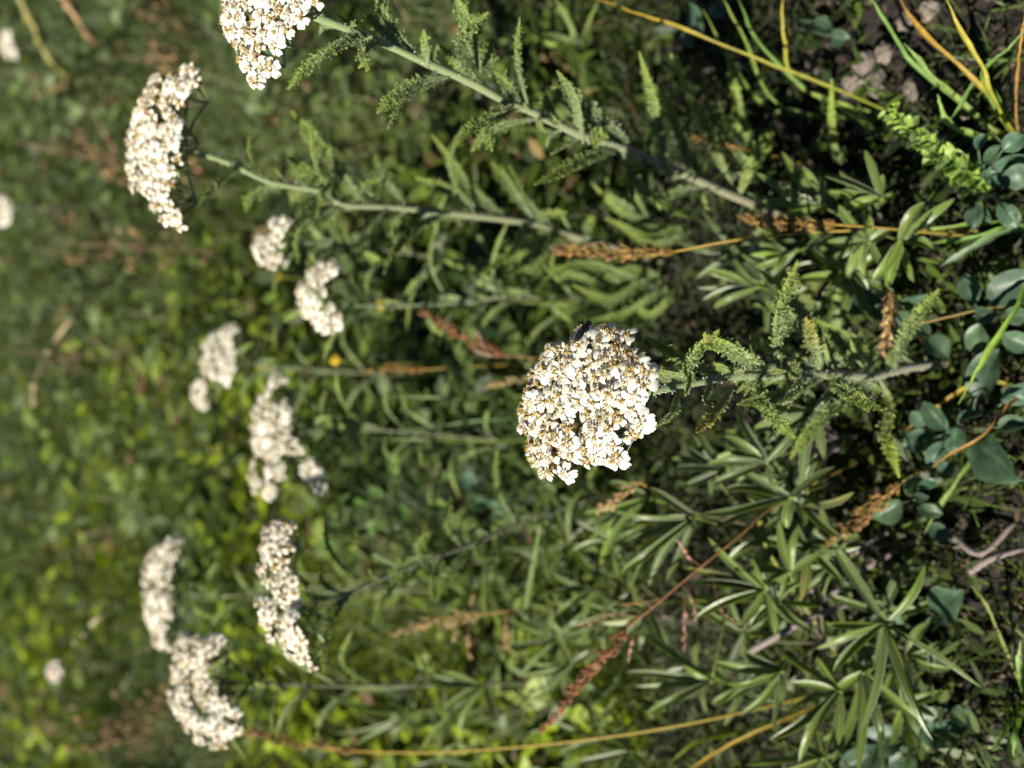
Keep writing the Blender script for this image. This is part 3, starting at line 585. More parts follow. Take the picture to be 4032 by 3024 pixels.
# ------------------------------------------------------------------ lupine: palmate leaves of narrow folded leaflets
LUPG = (.052, .082, .036); LUPL = (.175, .265, .03); LUPE = (.46, .48, .36); PURP = (.22, .15, .15)
def lupine(label, ground, leaves, stemc=PURP, extra=5):
    """leaves: (hub picture point, height, tips, fresh 0..1, half width)"""
    g = atZ(ground[0], ground[1], 0.0); g.z = gz(g.x, g.y) - .003
    pl = thing('lupine_plant', label, 'lupine', g)
    leaves = list(leaves)
    for k in range(extra):                                   # lower leaves partly hidden under the others
        h, z, tips, fr, hw_ = random.choice(leaves[:max(1, len(leaves) - k)]); hx, hy = h[0] + ru(-170, 190), h[1] + ru(-230, 230); a0 = ru(0, 6.28); nl = random.choice((6, 7, 8)); rr = ru(130, 240)
        leaves.append(((hx, hy), max(.015, z - ru(.012, .035)), [(hx + math.cos(a0 + q * 5.2 / nl) * rr * ru(.8, 1.1), hy + math.sin(a0 + q * 5.2 / nl) * rr * ru(.8, 1.1)) for q in range(nl)], fr * .8, hw_))
    hubs = [atZ(h[0], h[1], z) for h, z, *_ in leaves]
    top = sum(hubs, Vector()) / len(hubs); top = Vector((g.x * .55 + top.x * .45, g.y * .55 + top.y * .45, min(h.z for h in hubs) * .6))
    sp = catmull([g, g.lerp(top, .5) + rv(.004), top], 12); b = MB(); b.tube(sp, lambda u: .0016 - .0004 * u, 7, stemc, mixc(stemc, LUPG, .4)); link('stem', b.mesh('stem', [M_YSTEM]), pl)
    for (h, z, tips, fresh, hw), c in zip(leaves, hubs):
        root = sp[int(ru(.5, 1) * 12)]; nrm = (Vector((0, 0, 1)) * .55 + (CAM - c).normalized() * .6 + rv(.12)).normalized()
        b = MB(); b.tube(catmull([root, root.lerp(c, .55) + Vector((0, 0, .008)), c], 8), lambda u: .0008 - .0002 * u, 6, mixc(PURP, LUPG, .3), LUPL)
        b.ball(c, .0013, LUPL, 8, 5)
        leaf = link('leaf', b.mesh('leaf', [M_LUP]), pl)
        for (tx, ty) in tips:
            r_ = ray(tx, ty); t = CAM + r_ * ((c - CAM).dot(nrm) / r_.dot(nrm)); Ln = (t - c).length
            t = t + nrm * Ln * ru(-.05, .25)
            mid = c.lerp(t, .55) + nrm * Ln * ru(-.04, .16) + rv(Ln * .07)
            path = catmull([c, mid, t], 10); tw = ru(-.7, .7); ax = (t - c).normalized()
            nn = (Quaternion(ax, tw * 1.4) @ nrm); old = random.random(); f = max(0, min(1, fresh - .12 + ru(-.38, .38))); col = vary(mixc(LUPG, LUPL, f), .15)
            b = MB(); b.strip(path, lambda u: hw * .72 * (.20 + 1.0 * math.sin(min(1, u * .95 + .06) * math.pi) ** .75) * (1 if u < .97 else .4), nn, col, mixc(col, LUPL if old > .06 else (.30, .27, .05), .35 if old > .06 else .7), fold=ru(.2, 1.2), edge=LUPE)
            link('leaflet', b.mesh('leaflet', [M_LUP]), leaf)
    return pl
lupine('lupine with the largest star of narrow silver-edged leaflets on dark soil', (3620, 2560),
    [((3484, 2453), .055, [(3283, 2119), (3642, 2223), (3867, 2703), (3684, 2897), (3393, 2873), (3253, 2450), (3223, 2551), (3290, 2640), (3560, 2700)], .35, .0030),
     ((3399, 2648), .035, [(3630, 2842), (3502, 3030), (3387, 3030), (3290, 2990), (3270, 2760), (3480, 2930)], .45, .0030)])
lupine('lupine with paired fans of folded leaflets on purple-grey stalks', (3330, 2560),
    [((3010, 2326), .085, [(2810, 2113), (2718, 2295), (2737, 2441), (2925, 2460), (3053, 2502), (2690, 2235), (2700, 2360), (2960, 2200)], .45, .0026),
     ((3083, 2642), .075, [(2816, 2602), (2919, 2812), (2858, 2763), (3053, 2867), (3083, 2769), (2925, 2563), (2870, 2690)], .4, .0026),
     ((3308, 2721), .065, [(3065, 2563), (3125, 2684), (3101, 2806), (3053, 2903), (3162, 2988), (3253, 2988), (3308, 2927), (3217, 2587)], .55, .0026),
     ((3113, 2253), .07, [(2931, 2162), (2895, 2259), (3077, 2046), (3150, 2077), (3230, 2180), (2960, 2330)], .4, .0026),
     ((3240, 2985), .06, [(2940, 3010), (3000, 3060), (3330, 3100), (3100, 2930), (3200, 3120)], .5, .0026)])
lupine('lupine spreading long dark leaflets below the white flower head', (2990, 2080),
    [((2743, 2035), .10, [(2440, 1999), (2458, 2252), (2503, 2329), (2634, 2288), (2454, 2134), (2571, 1918), (2480, 2060), (2560, 2300)], .35, .0026),
     ((3114, 1958), .075, [(2788, 2017), (2793, 2089), (2915, 1841), (3105, 2076), (3294, 1836), (2850, 1930)], .25, .0028),
     ((2802, 2680), .075, [(2486, 2634), (2527, 2743), (2698, 2616), (2520, 2690), (2522, 2485), (2640, 2800), (2560, 2800)], .4, .0026),
     ((2560, 1960), .09, [(2330, 2120), (2310, 2020), (2390, 2180), (2400, 1900)], .45, .0026)])
lupine('lupine with a star of grey-edged leaflets under the focused yarrow stem', (3330, 1720),
    [((3204, 1622), .075, [(2992, 1597), (2980, 1682), (3028, 1816), (3162, 1907), (3247, 1804), (3277, 1524), (3162, 1524), (3060, 1760)], .3, .0028),
     ((3022, 1822), .08, [(2901, 1616), (2860, 1720), (2800, 1830), (2830, 1900), (3070, 1940), (2900, 1880)], .3, .0026),
     ((2850, 1850), .09, [(2700, 1760), (2660, 1850), (2690, 1920), (2760, 1700)], .3, .0024)])
lupine('lupine with bright fresh palmate leaves beside a rusty grass spike', (3500, 900),
    [((3229, 808), .06, [(2998, 687), (2955, 760), (3089, 602), (3162, 656), (2960, 830), (3050, 880), (3240, 700)], .7, .0027),
     ((3472, 784), .045, [(3247, 699), (3302, 662), (3478, 687), (3411, 595), (3260, 760), (3330, 830)], .7, .0030),
     ((3423, 954), .05, [(3308, 808), (3399, 826), (3259, 954), (3514, 899), (3253, 1035), (3472, 1053), (3340, 1080), (3410, 1090)], .7, .0030),
     ((3545, 948), .045, [(3642, 796), (3757, 784), (3672, 980), (3496, 1132), (3600, 1110), (3440, 1100)], .75, .0032),
     ((3101, 1004), .06, [(2961, 1004), (2990, 960), (2970, 1050), (3040, 940), (3060, 1070)], .6, .0026)], PURP, 2)
lupine('lupine of narrow dark leaves behind the hairy yarrow tuft', (3200, 1180),
    [((2985, 1130), .07, [(2800, 1060), (2760, 1130), (2820, 1210), (2900, 1020), (2780, 1180)], .4, .0024), ((3330, 1060), .045, [(3240, 1150), (3250, 1040), (3350, 1170), (3420, 1140), (3400, 1000), (3300, 1180)], .5, .0026)])
lupine('soft shaded lupine in front of the drooping yarrow, arching stalk beside it', (2280, 2800),
    [((1909, 2703), .10, [(1587, 2575), (1640, 2640), (1806, 2879), (1700, 2690), (1960, 2850), (1740, 2800)], .35, .0028), ((1642, 2800), .12, [(1362, 2757), (1356, 2867), (1520, 2730), (1400, 2930), (1560, 2900)], .35, .0028),
     ((2486, 2958), .07, [(2347, 2927), (2300, 2990), (2420, 3040), (2560, 3030), (2380, 2860), (2340, 2960)], .5, .0026), ((2250, 2620), .08, [(2060, 2580), (2050, 2660), (2120, 2740), (2180, 2480), (2330, 2560)], .4, .0026)])
lupine('small lupine between brown seed stalks below the long grey yarrow stem', (2760, 2480), [((2560, 2420), .08, [(2400, 2360), (2380, 2450), (2430, 2530), (2520, 2560), (2500, 2300), (2640, 2540)], .45, .0026), ((2330, 2330), .085, [(2180, 2260), (2150, 2340), (2200, 2420), (2300, 2440)], .4, .0026)])

# ------------------------------------------------------------------ small plants with round blue-green leaves
GL = (.055, .105, .060); GLL = (.15, .24, .14)
def round_leaf(c, nrm, r, col, elong=1.2, ax=None):
    cup = ru(.1, .75); curl = ru(.1, 1.1); tw = ru(-.7, .7); wv = ru(.02, .12); ph = ru(0, 6)
    b = MB(); ax = ax if ax is not None else nrm.orthogonal(); ax = (ax - nrm * ax.dot(nrm)).normalized(); sd_ = nrm.cross(ax); rows = []
    for i in range(9):
        u = i / 8; w = math.sin(min(1, u * .97 + .02) * math.pi) ** .6
        rows.append([b.vert(c + ax * ((u - .0) * 2 * r * elong) + sd_ * (s * w * r) + nrm * (abs(s) ** 1.5 * w * r * cup - (u - .5) ** 2 * r * curl + s * (u - .5) * r * tw + r * wv * math.sin(u * 9 + s * 3 + ph)), vary(mixc(col, GLL, .3 * abs(s) ** 3 + (.25 if s == 0 else 0)), .12)) for s in (-1, -.6, -.2, 0, .2, .6, 1)])
    for i in range(8):
        for k in range(6): b.face([rows[i][k], rows[i][k + 1], rows[i + 1][k + 1], rows[i + 1][k]])
    return b
def round_plant(label, ground, leaves, col=GL):
    g = atZ(ground[0], ground[1], 0.0); g.z = gz(g.x, g.y) - .003; pl = thing('round_leaf_plant', label, 'small plant', g)
    b = MB(); todo = []
    for (x, y, z, rpx) in leaves:
        p = atZ(x, y, z); r = rpx * .72 * (p - CAM).length / F; nrm = (Vector((0, 0, .7)) + (CAM - p).normalized() * .35 + rv(.62)).normalized()
        d = p - g; d.z = 0; base = p - d.normalized() * r * 1.1
        b.tube(catmull([g, g.lerp(base, .5) + Vector((0, 0, z * .3)), base], 6), .0006, 5, mixc(GL, PURP, .5), GL); todo.append((base, nrm, r, d))
    link('stem', b.mesh('stem', [M_GLAUC]), pl)
    for base, nrm, r, d in todo: link('leaf', round_leaf(base, nrm, r, vary(col, .3), ru(1.0, 1.75), d).mesh('leaf', [M_GLAUC]), pl)
round_plant('blue-green round-leaved plant under the rusty drooping seed head', (3560, 1240), [(3380, 1180, .03, 85), (3460, 1230, .035, 40), (3560, 1260, .03, 50), (3620, 1300, .02, 60), (3590, 1180, .025, 45), (3680, 1360, .015, 55)])
round_plant('round-leaved blue-green plant with two large pale leaves by a tan straw', (3900, 1260), [(3960, 1140, .03, 80), (3880, 1235, .03, 45), (3990, 1340, .02, 50), (3850, 1330, .015, 60), (3820, 1150, .015, 50), (4000, 1240, .03, 45)])
round_plant('blue-green plant with a big cupped leaf beside an orange grass blade', (3820, 1680), [(3940, 1790, .022, 110), (3700, 1650, .03, 50), (3690, 1780, .03, 45), (3620, 1640, .025, 45), (3800, 1640, .035, 35), (3980, 1680, .035, 45), (3880, 1500, .015, 80), (3760, 1730, .02, 55), (3640, 1740, .015, 60), (4000, 1560, .02, 60), (3740, 1860, .015, 45)])
round_plant('blue-green leaves standing beside the lime curled feathery leaf', (3640, 1960), [(3500, 2000, .03, 60), (3580, 1900, .035, 38), (3640, 1910, .04, 28), (3630, 1960, .04, 26), (3690, 2090, .02, 40), (3650, 2010, .03, 36)])
round_plant('single broad blue-green leaf behind the silver-edged lupine star', (3640, 2470), [(3720, 2390, .03, 82), (3560, 2410, .02, 60), (3520, 2600, .018, 40), (3640, 2540, .01, 60), (3430, 2590, .012, 55)])
round_plant('dark blue-green leaves low beneath the lupine leaflets', (3600, 2860), [(3680, 2870, .012, 90), (3500, 2900, .01, 70), (3780, 2820, .012, 45), (3420, 2960, .012, 70), (3560, 2990, .008, 60)])
round_plant('glossy blue-green leaves beside the lime-budded sprig', (3930, 740), [(3990, 560, .04, 45), (3900, 620, .035, 32), (3860, 560, .035, 30), (3890, 690, .03, 26), (3960, 830, .03, 45), (3840, 840, .025, 40), (3930, 690, .02, 65), (4010, 700, .02, 60), (3980, 850, .04, 26), (3900, 860, .04, 18)])
round_plant('pair of blue-green leaves next to the yellow sloping grass blade', (2900, 60), [(2725, 60, .06, 60), (2700, 150, .05, 38), (2820, 40, .03, 45), (3300, 150, .02, 40), (3230, 90, .02, 45)])
round_plant('pale blue-green leaves in the shade below the white flower head', (2250, 1960), [(1960, 2010, .08, 60), (1900, 1990, .07, 45), (2020, 1960, .07, 40), (1850, 1900, .07, 50)])
round_plant('soft lime-green broad-leaved plant between the pale yarrow heads', (1900, 1960), [(1640, 1900, .09, 40), (1560, 1840, .09, 38), (1600, 2010, .10, 42), (1500, 1930, .10, 36), (1700, 1990, .09, 40), (1480, 2080, .11, 40), (1420, 1980, .11, 36), (1660, 1800, .08, 34), (1560, 2100, .10, 36), (1750, 1890, .08, 40)], (.09, .16, .025))
round_plant('bright green leafy herb beside the long narrow yarrow head', (1580, 2080), [(1330, 2080, .13, 40), (1280, 2150, .14, 36), (1380, 2180, .13, 38), (1420, 2100, .12, 34), (1300, 2010, .13, 34), (1360, 1980, .12, 36)], (.10, .18, .03))

def sprig():
    g = atZ(3890, 740, 0); g.z = gz(g.x, g.y) - .003
    pl = thing('leafy_sprig', 'stubby sprig of lime buds and small fleshy leaves leaning over bare soil', 'small plant', g)
    path = catmull([g, atZ(3810, 690, .03), atZ(3650, 570, .055), atZ(3500, 440, .07)], 24); b = MB(); b.tube(path, lambda u: .0016 * (1 - .5 * u), 7, GL, LUPL); link('stem', b.mesh('stem', [M_GLAUC]), pl)
    for i in range(110):
        u = .18 + .82 * (i / 109); k = min(23, int(u * 24)); p = path[k].lerp(path[k + 1], random.random()); t = (path[k + 1] - path[k]).normalized()
        a = i * 2.4; sd_ = t.orthogonal().normalized(); sd_ = Quaternion(t, a) @ sd_; lime = max(0, min(1, ru(.1, .9) * (.5 + u * .7)))
        d = (sd_ + t * ru(.3, 1.1) + Vector((0, 0, .2))).normalized(); L = ru(.006, .011) * (1.45 - .7 * u)
        nn = t * .7 + rv(.7) + Vector((0, -.2, .5)); nn = (nn - d * nn.dot(d)).normalized()
        link('leaf', round_leaf(p, nn, L * .30, mixc((.10, .17, .08), (.42, .56, .06), lime), 1.35, d).mesh('leaf', [M_GLAUC]), pl)
sprig()

# ------------------------------------------------------------------ grasses
RUST = (.30, .125, .035); REDB = (.25, .105, .05); PINK = (.50, .22, .20); PALE = (.55, .43, .25); GOLD = (.40, .25, .045)
def spikelet_mesh(c1, c2):
    b = MB()
    for k in range(3):
        o = Vector((ru(-.0003, .0003), ru(-.0003, .0003), .0006 * k)); a = ru(0, 6.28); tilt = Vector((math.cos(a) * .35, math.sin(a) * .35, 1)).normalized()
        q = tilt.to_track_quat('Z', 'Y').to_matrix(); c = mixc(c1, c2, ru(0, 1))
        b.ball(o + tilt * .0013, (.00045, .00045, .0015), vary(mixc(c, (.10, .055, .03), random.choice((0, 0, .5, .8))), .4), 6, 4, 0, q)
    b.quad(Vector((-.0001, 0, .003)), Vector((.0001, 0, .003)), Vector((.0002, .0003, .0048)), Vector((.0001, .0003, .0048)), c2)
    return b.mesh('spikelet', [M_DRY])
SPK = {n: [spikelet_mesh(*c) for _ in range(5)] for n, c in dict(rust=(RUST, GOLD), red=(REDB, RUST), pink=(PINK, PALE), pale=(PALE, GOLD), dull=((.28, .20, .07), (.40, .33, .14))).items()}
def grass_stalk(label, ground, head, stem, kind='rust', n=70, wid=.0025, scale=1.0, branches=(), stemc=GOLD, zspec=None, rad=.0006):
    """head: picture points tip to base; stem: picture points base of head to the soil; each with a height (m)"""
    g = atZ(ground[0], ground[1], 0.0); g.z = gz(g.x, g.y) - .003; st = thing('grass_stalk', label, 'grass stalk', g)
    hp = catmull([atZ(*p) for p in head], 30); sp = catmull([hp[-1]] + [atZ(*p) for p in stem] + [g], 30)
    b = MB(); b.tube(list(reversed(sp)), lambda u: rad * (1.2 - .4 * u), 6, mixc(stemc, (.12, .17, .03), .5), stemc); link('stem', b.mesh('stem', [M_DRY]), st)
    b = MB(); b.tube(list(reversed(hp)), lambda u: rad * (.8 - .5 * u), 5, stemc, RUST)
    spk = []
    for i in range(n):
        u = (i + random.random()) / n; k = min(29, int(u * 30)); p = hp[k].lerp(hp[k + 1], ru(0, 1)); t = (hp[k] - hp[k + 1]).normalized()
        sd_ = Quaternion(t, ru(0, 6.28)) @ t.orthogonal().normalized(); w = wid * min(1, .25 + 1.6 * u) * min(1, .35 + 3 * (1 - u)) * ru(.2, 1.25)
        q = p + sd_ * w + t * w * .6; d = (t + sd_ * ru(.2, .6)).normalized()
        b.tube([p, p.lerp(q, .6), q], .00016, 3, stemc, cap=False); spk.append((q, d, random.choice(SPK[kind]), scale))
    for pts, kd in branches:
        bp = catmull([atZ(*p) for p in pts], 8); b.tube(bp, .00022, 4, REDB)
        for k in range(6):
            i0 = 4 + min(4, int(k * .8)); i0 = min(8, i0); t = (bp[min(8, i0)] - bp[max(0, i0 - 1)]).normalized(); spk.append((bp[i0] + rv(.0006), (t + rv(.25)).normalized(), random.choice(SPK[kd]), scale * .95))
    h = link('seed_head', b.mesh('seed_head', [M_DRY]), st)
    for q, d, me, sc in spk:
        link('spikelet', me, h, Matrix.Translation(q) @ d.to_track_quat('Z', 'Y').to_matrix().to_4x4() @ Matrix.Scale(sc * ru(.8, 1.2), 4))
    return st
grass_stalk('rusty orange grass spike pointing past the white flower head', (3900, 900), [(2200, 985, .15), (2400, 985, .135), (2660, 990, .115)], [(2900, 945, .10), (3200, 915, .07), (3500, 905, .04)], 'rust', 110, .0034, 1.15)
grass_stalk('orange-brown grass spike crossing the bright lupine leaves', (3900, 930), [(2935, 862, .10), (3100, 878, .09), (3300, 885, .075)], [(3500, 900, .05)], 'rust', 70, .0030, 1.0)
grass_stalk('red-brown grass panicle with pink side spikelets hanging over the lupine', (3420, 1780),
    [(2142, 2862, .15), (2260, 2720, .145), (2380, 2580, .14), (2470, 2470, .13)], [(2560, 2400, .125), (2720, 2265, .11), (2900, 2120, .09), (3080, 1970, .06)], 'red', 110, .0028, 1.1,
    [([(2700, 2280, .112), (2720, 2340, .113), (2740, 2420, .113)], 'pink'), ([(2690, 2285, .112), (2695, 2400, .115), (2700, 2540, .115)], 'pink'), ([(2800, 2200, .105), (2830, 2380, .11), (2910, 2460, .11)], 'pale'), ([(2760, 2230, .108), (2720, 2200, .112), (2690, 2160, .115)], 'pink'), ([(2520, 2430, .128), (2420, 2420, .13), (2300, 2460, .13)], 'pink'), ([(2600, 2360, .122), (2530, 2370, .125), (2440, 2380, .125)], 'rust'), ([(2500, 2450, .128), (2490, 2520, .13), (2480, 2580, .13)], 'pink')], REDB)
grass_stalk('arching golden grass stalk tipped with a dark rusty spike under a yarrow head', (3300, 2720), [(935, 2865, .235), (1050, 2895, .225), (1200, 2930, .21), (1400, 2958, .19)], [(1700, 2962, .165), (2100, 2935, .13), (2500, 2885, .095), (2870, 2815, .06)], 'rust', 90, .0024, 1.2, (), (.46, .31, .05), rad=.0008)
grass_stalk('dark red slim grass panicle with pink spikelets beside the fly', (2500, 1420), [(1668, 1232, .15), (1760, 1285, .145), (1850, 1335, .14), (1990, 1400, .13)], [(2130, 1410, .11), (2300, 1415, .06)], 'red', 80, .0026, 1.2, [([(1990, 1400, .13), (1920, 1370, .138), (1880, 1320, .14)], 'pink'), ([(2010, 1405, .13), (1940, 1400, .135), (1890, 1390, .14)], 'pink')], REDB)
grass_stalk('knobbly tan seed head drooping over the blue-green round leaves', (4000, 1190), [(3480, 1400, .05), (3490, 1330, .052), (3510, 1240, .052), (3500, 1140, .05)], [(3560, 1270, .055), (3720, 1250, .04), (3870, 1215, .025)], 'pale', 34, .0028, 1.3, (), (.35, .22, .09))
grass_stalk('fuzzy brown grass spike lying over grey twigs beside lime feathery leaf', (3620, 1850), [(3265, 2140, .04), (3360, 2060, .045), (3450, 1980, .048), (3560, 1890, .05)], [(3590, 1870, .03)], 'rust', 110, .0034, .95)
grass_stalk('dull olive grass panicle with pale hanging spikelets beside dark lupine', (2330, 2380), [(1560, 2490, .13), (1680, 2450, .13), (1800, 2430, .125), (1900, 2420, .12)], [(2050, 2400, .10), (2200, 2390, .05)], 'dull', 70, .0040, 1.3,
    [([(1850, 2430, .12), (1855, 2400, .12), (1858, 2360, .12)], 'pale'), ([(1850, 2430, .12), (1845, 2500, .12), (1845, 2570, .118)], 'pale'), ([(1990, 2400, .115), (1992, 2450, .115), (1985, 2530, .112)], 'pale'), ([(1985, 2420, .115), (1995, 2470, .113), (2000, 2540, .112)], 'pale'), ([(1820, 2440, .12), (1800, 2480, .12), (1790, 2510, .12)], 'pale')])
grass_stalk('short brown seed stalk beside pale feathery leaves on the soil', (3150, 640), [(2670, 530, .06), (2800, 555, .055), (2940, 590, .05)], [(3050, 615, .03)], 'rust', 34, .0014, .9)
grass_stalk('rough yellow straw stalk ending against the white flower head', (2600, 1440), [(1930, 1515, .12), (2020, 1500, .115), (2120, 1480, .105)], [(2300, 1460, .07)], 'dull', 60, .0014, 1.0)
grass_stalk('brown seed stalk in the shade behind the white flower head', (2330, 1420), [(1450, 1460, .13), (1560, 1450, .125), (1680, 1455, .12)], [(1900, 1440, .09)], 'rust', 50, .0022, 1.2)
grass_stalk('small ochre grass head among lupine leaflets below the white flower', (2760, 2080), [(2370, 2000, .12), (2430, 1960, .12), (2520, 1900, .115)], [(2620, 1960, .09)], 'pale', 30, .0030, 1.1)

def grass_tuft(label, ground, blades, group=None):
    g = atZ(ground[0], ground[1], 0.0); g.z = gz(g.x, g.y) - .003; t = thing('grass_tuft', label, 'grass', g, group)
    for pts, w, c1, c2 in blades:
        P = [atZ(*p) for p in pts]
        if (P[-1] - g).length > .003: P = P + [g]
        P.reverse(); path = [q + rv(.00028) for q in catmull(P, 22)]; n0 = (CAM - path[8]).normalized() + rv(.4)
        b = MB(); b.strip(path, lambda u: w * (.8 + .2 * math.sin(u * 19 + w * 9000)) * min(1, (1.02 - u) * 3.5), n0, c2, c1, fold=.5); link('blade', b.mesh('blade', [M_GRASS]), t)
YEL = (.46, .37, .03); OLV = (.16, .20, .02); ORG = (.46, .24, .04); GRN = (.13, .24, .045)
grass_tuft('tuft of thin yellow and green grass blades over the bare soil', (3990, 560),
    [([(3526, -30, .06), (3636, 128, .055), (3842, 316, .04), (3930, 430, .02)], .0013, ORG, OLV), ([(3715, -30, .07), (3782, 121, .06), (3873, 273, .05), (3890, 346, .045), (3963, 486, .02)], .0013, YEL, OLV),
     ([(4060, 100, .05), (3960, 200, .05), (3873, 285, .045), (3900, 380, .03)], .0011, GRN, GRN), ([(3739, 480, .035), (3790, 400, .035), (3842, 322, .035), (3900, 340, .03)], .0013, GRN, GRN),
     ([(3560, 170, .05), (3610, 225, .045), (3660, 290, .04), (3776, 389, .02), (3900, 500, .01)], .0014, (.24, .38, .12), OLV), ([(3417, -20, .06), (3490, 85, .05), (3600, 250, .03), (3850, 460, .01)], .0012, GRN, GRN),
     ([(3690, 370, .04), (3725, 470, .03), (3800, 520, .02)], .0016, (.26, .40, .10), GRN), ([(4050, -20, .06), (4020, 160, .04), (4000, 350, .02)], .0007, ORG, (.25, .15, .05))])
grass_tuft('long yellow-brown grass blade sloping across shaded green leaves', (3560, 470), [([(2330, -10, .12), (2500, 50, .115), (2690, 112, .105), (2900, 200, .085), (3295, 352, .04)], .0010, (.46, .31, .04), OLV), ([(2840, -20, .08), (2930, 150, .06), (3080, 420, .02)], .0011, OLV, GRN), ([(3080, -20, .06), (3090, 150, .05), (3160, 350, .02)], .0011, YEL, GRN), ([(2900, -20, .08), (3000, 180, .05), (3250, 400, .01)], .0012, GRN, GRN), ([(2760, 20, .08), (2880, 240, .05), (3060, 440, .01)], .0014, OLV, GRN)])
grass_tuft('orange and green grass blades leaning through the blue-green round leaves', (4060, 1560), [([(3640, 1860, .03), (3740, 1790, .035), (3877, 1710, .035), (4000, 1570, .02)], .0009, (.34, .17, .03), (.22, .12, .02)), ([(3775, 1590, .045), (3870, 1420, .045), (3994, 1227, .04), (4070, 1120, .02)], .0015, (.22, .34, .03), GRN), ([(3640, 2100, .02), (3720, 1960, .025), (3860, 1780, .02)], .0015, OLV, GRN), ([(3560, 1700, .02), (3700, 1590, .02), (3880, 1500, .01)], .0012, ORG, OLV)])
grass_tuft('low golden and green grass blades beneath the lupine fans', (3360, 2740), [([(2700, 3040, .04), (2830, 2960, .04), (3060, 2850, .03)], .0012, (.50, .34, .03), GOLD), ([(3220, 1890, .04), (3120, 2010, .05), (3000, 2120, .05)], .0012, YEL, OLV), ([(2620, 3020, .05), (2760, 2920, .04), (3000, 2860, .03)], .0018, (.34, .42, .02), GRN)])
grass_tuft('thin green grass blades on dark soil beyond the silver-edged lupine star', (4010, 2760), [([(4020, 2520, .03), (4015, 2640, .025)], .0016, (.24, .38, .12), GRN), ([(3900, 2960, .03), (3960, 2870, .02)], .0012, GRN, GRN), ([(3820, 2300, .02), (3900, 2420, .015)], .001, OLV, OLV), ([(3990, 2980, .02), (4000, 2880, .02)], .0016, GRN, GRN)])
grass_tuft('green grass blades running level under the fresh lupine', (4060, 870), [([(3560, 930, .03), (3700, 905, .025), (3880, 880, .015)], .0014, (.22, .34, .02), GRN), ([(3640, 960, .02), (3800, 940, .02), (3960, 900, .01)], .0014, GRN, GRN), ([(3700, 1050, .03), (3800, 990, .03), (3930, 920, .02)], .002, (.20, .26, .20), GRN)])
grass_tuft('olive grass blades rising through shade behind the white flower head', (2500, 1560), [([(1500, 1560, .16), (1800, 1570, .12), (2200, 1560, .05)], .0013, (.12, .2, .05), OLV), ([(1450, 1730, .15), (1700, 1735, .12), (2100, 1730, .05)], .0013, (.10, .18, .03), OLV), ([(1650, 1690, .12), (1900, 1660, .09), (2200, 1640, .04)], .0014, (.14, .22, .1), GRN)])
def straw(label, pts, w, c):
    P = catmull(pts, 14); b = MB(); b.tube(P, lambda u: w * (1 - .4 * u), 6, c, mixc(c, PALE, .4))
    for k in (4, 8, 11): b.ball(P[k], w * 1.5, c, 6, 4)
    o = link('straw', b.mesh('straw', [M_DRY])); tag(o, label, 'straw')
def gl(x, y): p = atZ(x, y, 0); p.z = gz(p.x, p.y) - .002; return p
straw('curved pale straw arching alone through the far meadow', [gl(420, 1100), atY(330, 1200, 1.25), atY(220, 1340, 1.22), atY(140, 1500, 1.2), atY(130, 1600, 1.2)], .0032, (.42, .36, .20))
straw('straight pale straw leaning beyond the drooping fan-headed yarrow', [gl(520, 2290), atY(430, 2390, 1.05), atY(350, 2470, 1.03), atY(285, 2535, 1.02)], .003, (.36, .32, .18))
straw('yellowish dry stalk leaning in the far meadow above small white flowers', [gl(330, 330), atY(220, 260, 1.35), atY(140, 120, 1.33), atY(70, -20, 1.3)], .0045, (.36, .34, .08))
straw('brown dead stalk tilted among dried stems beyond the widest yarrow head', [gl(420, 240), atY(330, 110, 1.15), atY(260, 0, 1.1), atY(230, -40, 1.1)], .005, (.30, .19, .09))
# pale dried seed stems, far meadow
def dried_herb(label, x, y, Y, h, grp):
    p0 = atY(x, y, Y); g = Vector((p0.x, p0.y, gz(p0.x, p0.y) - .003)); top = Vector((p0.x + ru(-.02, .02), p0.y + ru(-.02, .02), max(.05, p0.z)))
    t = thing('dried_herb', label, 'dried plant', g, grp); path = catmull([g, g.lerp(top, .5) + rv(.008), top], 10)
    b = MB(); b.tube(path, .0011, 5, (.22, .14, .08)); link('stem', b.mesh('stem', [M_DRY]), t)
    b = MB()
    for k in range(26):
        u = ru(.45, 1); q = path[int(u * 9)] + Vector((ru(-1, 1), ru(-1, 1), ru(-.3, .5))) * h * .3; b.ball(q, (ru(.002, .004),) * 2 + (ru(.003, .006),), vary(mixc((.34, .22, .09), (.2, .11, .06), ru(0, 1)), .3), 5, 4); b.tube([path[int(u * 9)], q], .0004, 3, (.22, .14, .08), cap=False)
    link('seed_head', b.mesh('seed_head', [M_DRY]), t)['kind'] = 'stuff'
for (x, y) in [(330, 330), (420, 380), (300, 620), (70, 520), (130, 860), (480, 60), (500, 210), (320, 960), (80, 1400), (380, 1480), (820, 1130), (560, 2160), (520, 2240), (100, 2880), (260, 2950), (420, 2860), (620, 2960), (180, 1030), (20, 300), (120, 620), (700, 1040), (240, 2150)]:
    dried_herb('brown dried herb with crumbly seed clusters in the far blurred meadow', x, y, ru(1.0, 1.7), .1, 'dried herbs in the far meadow')
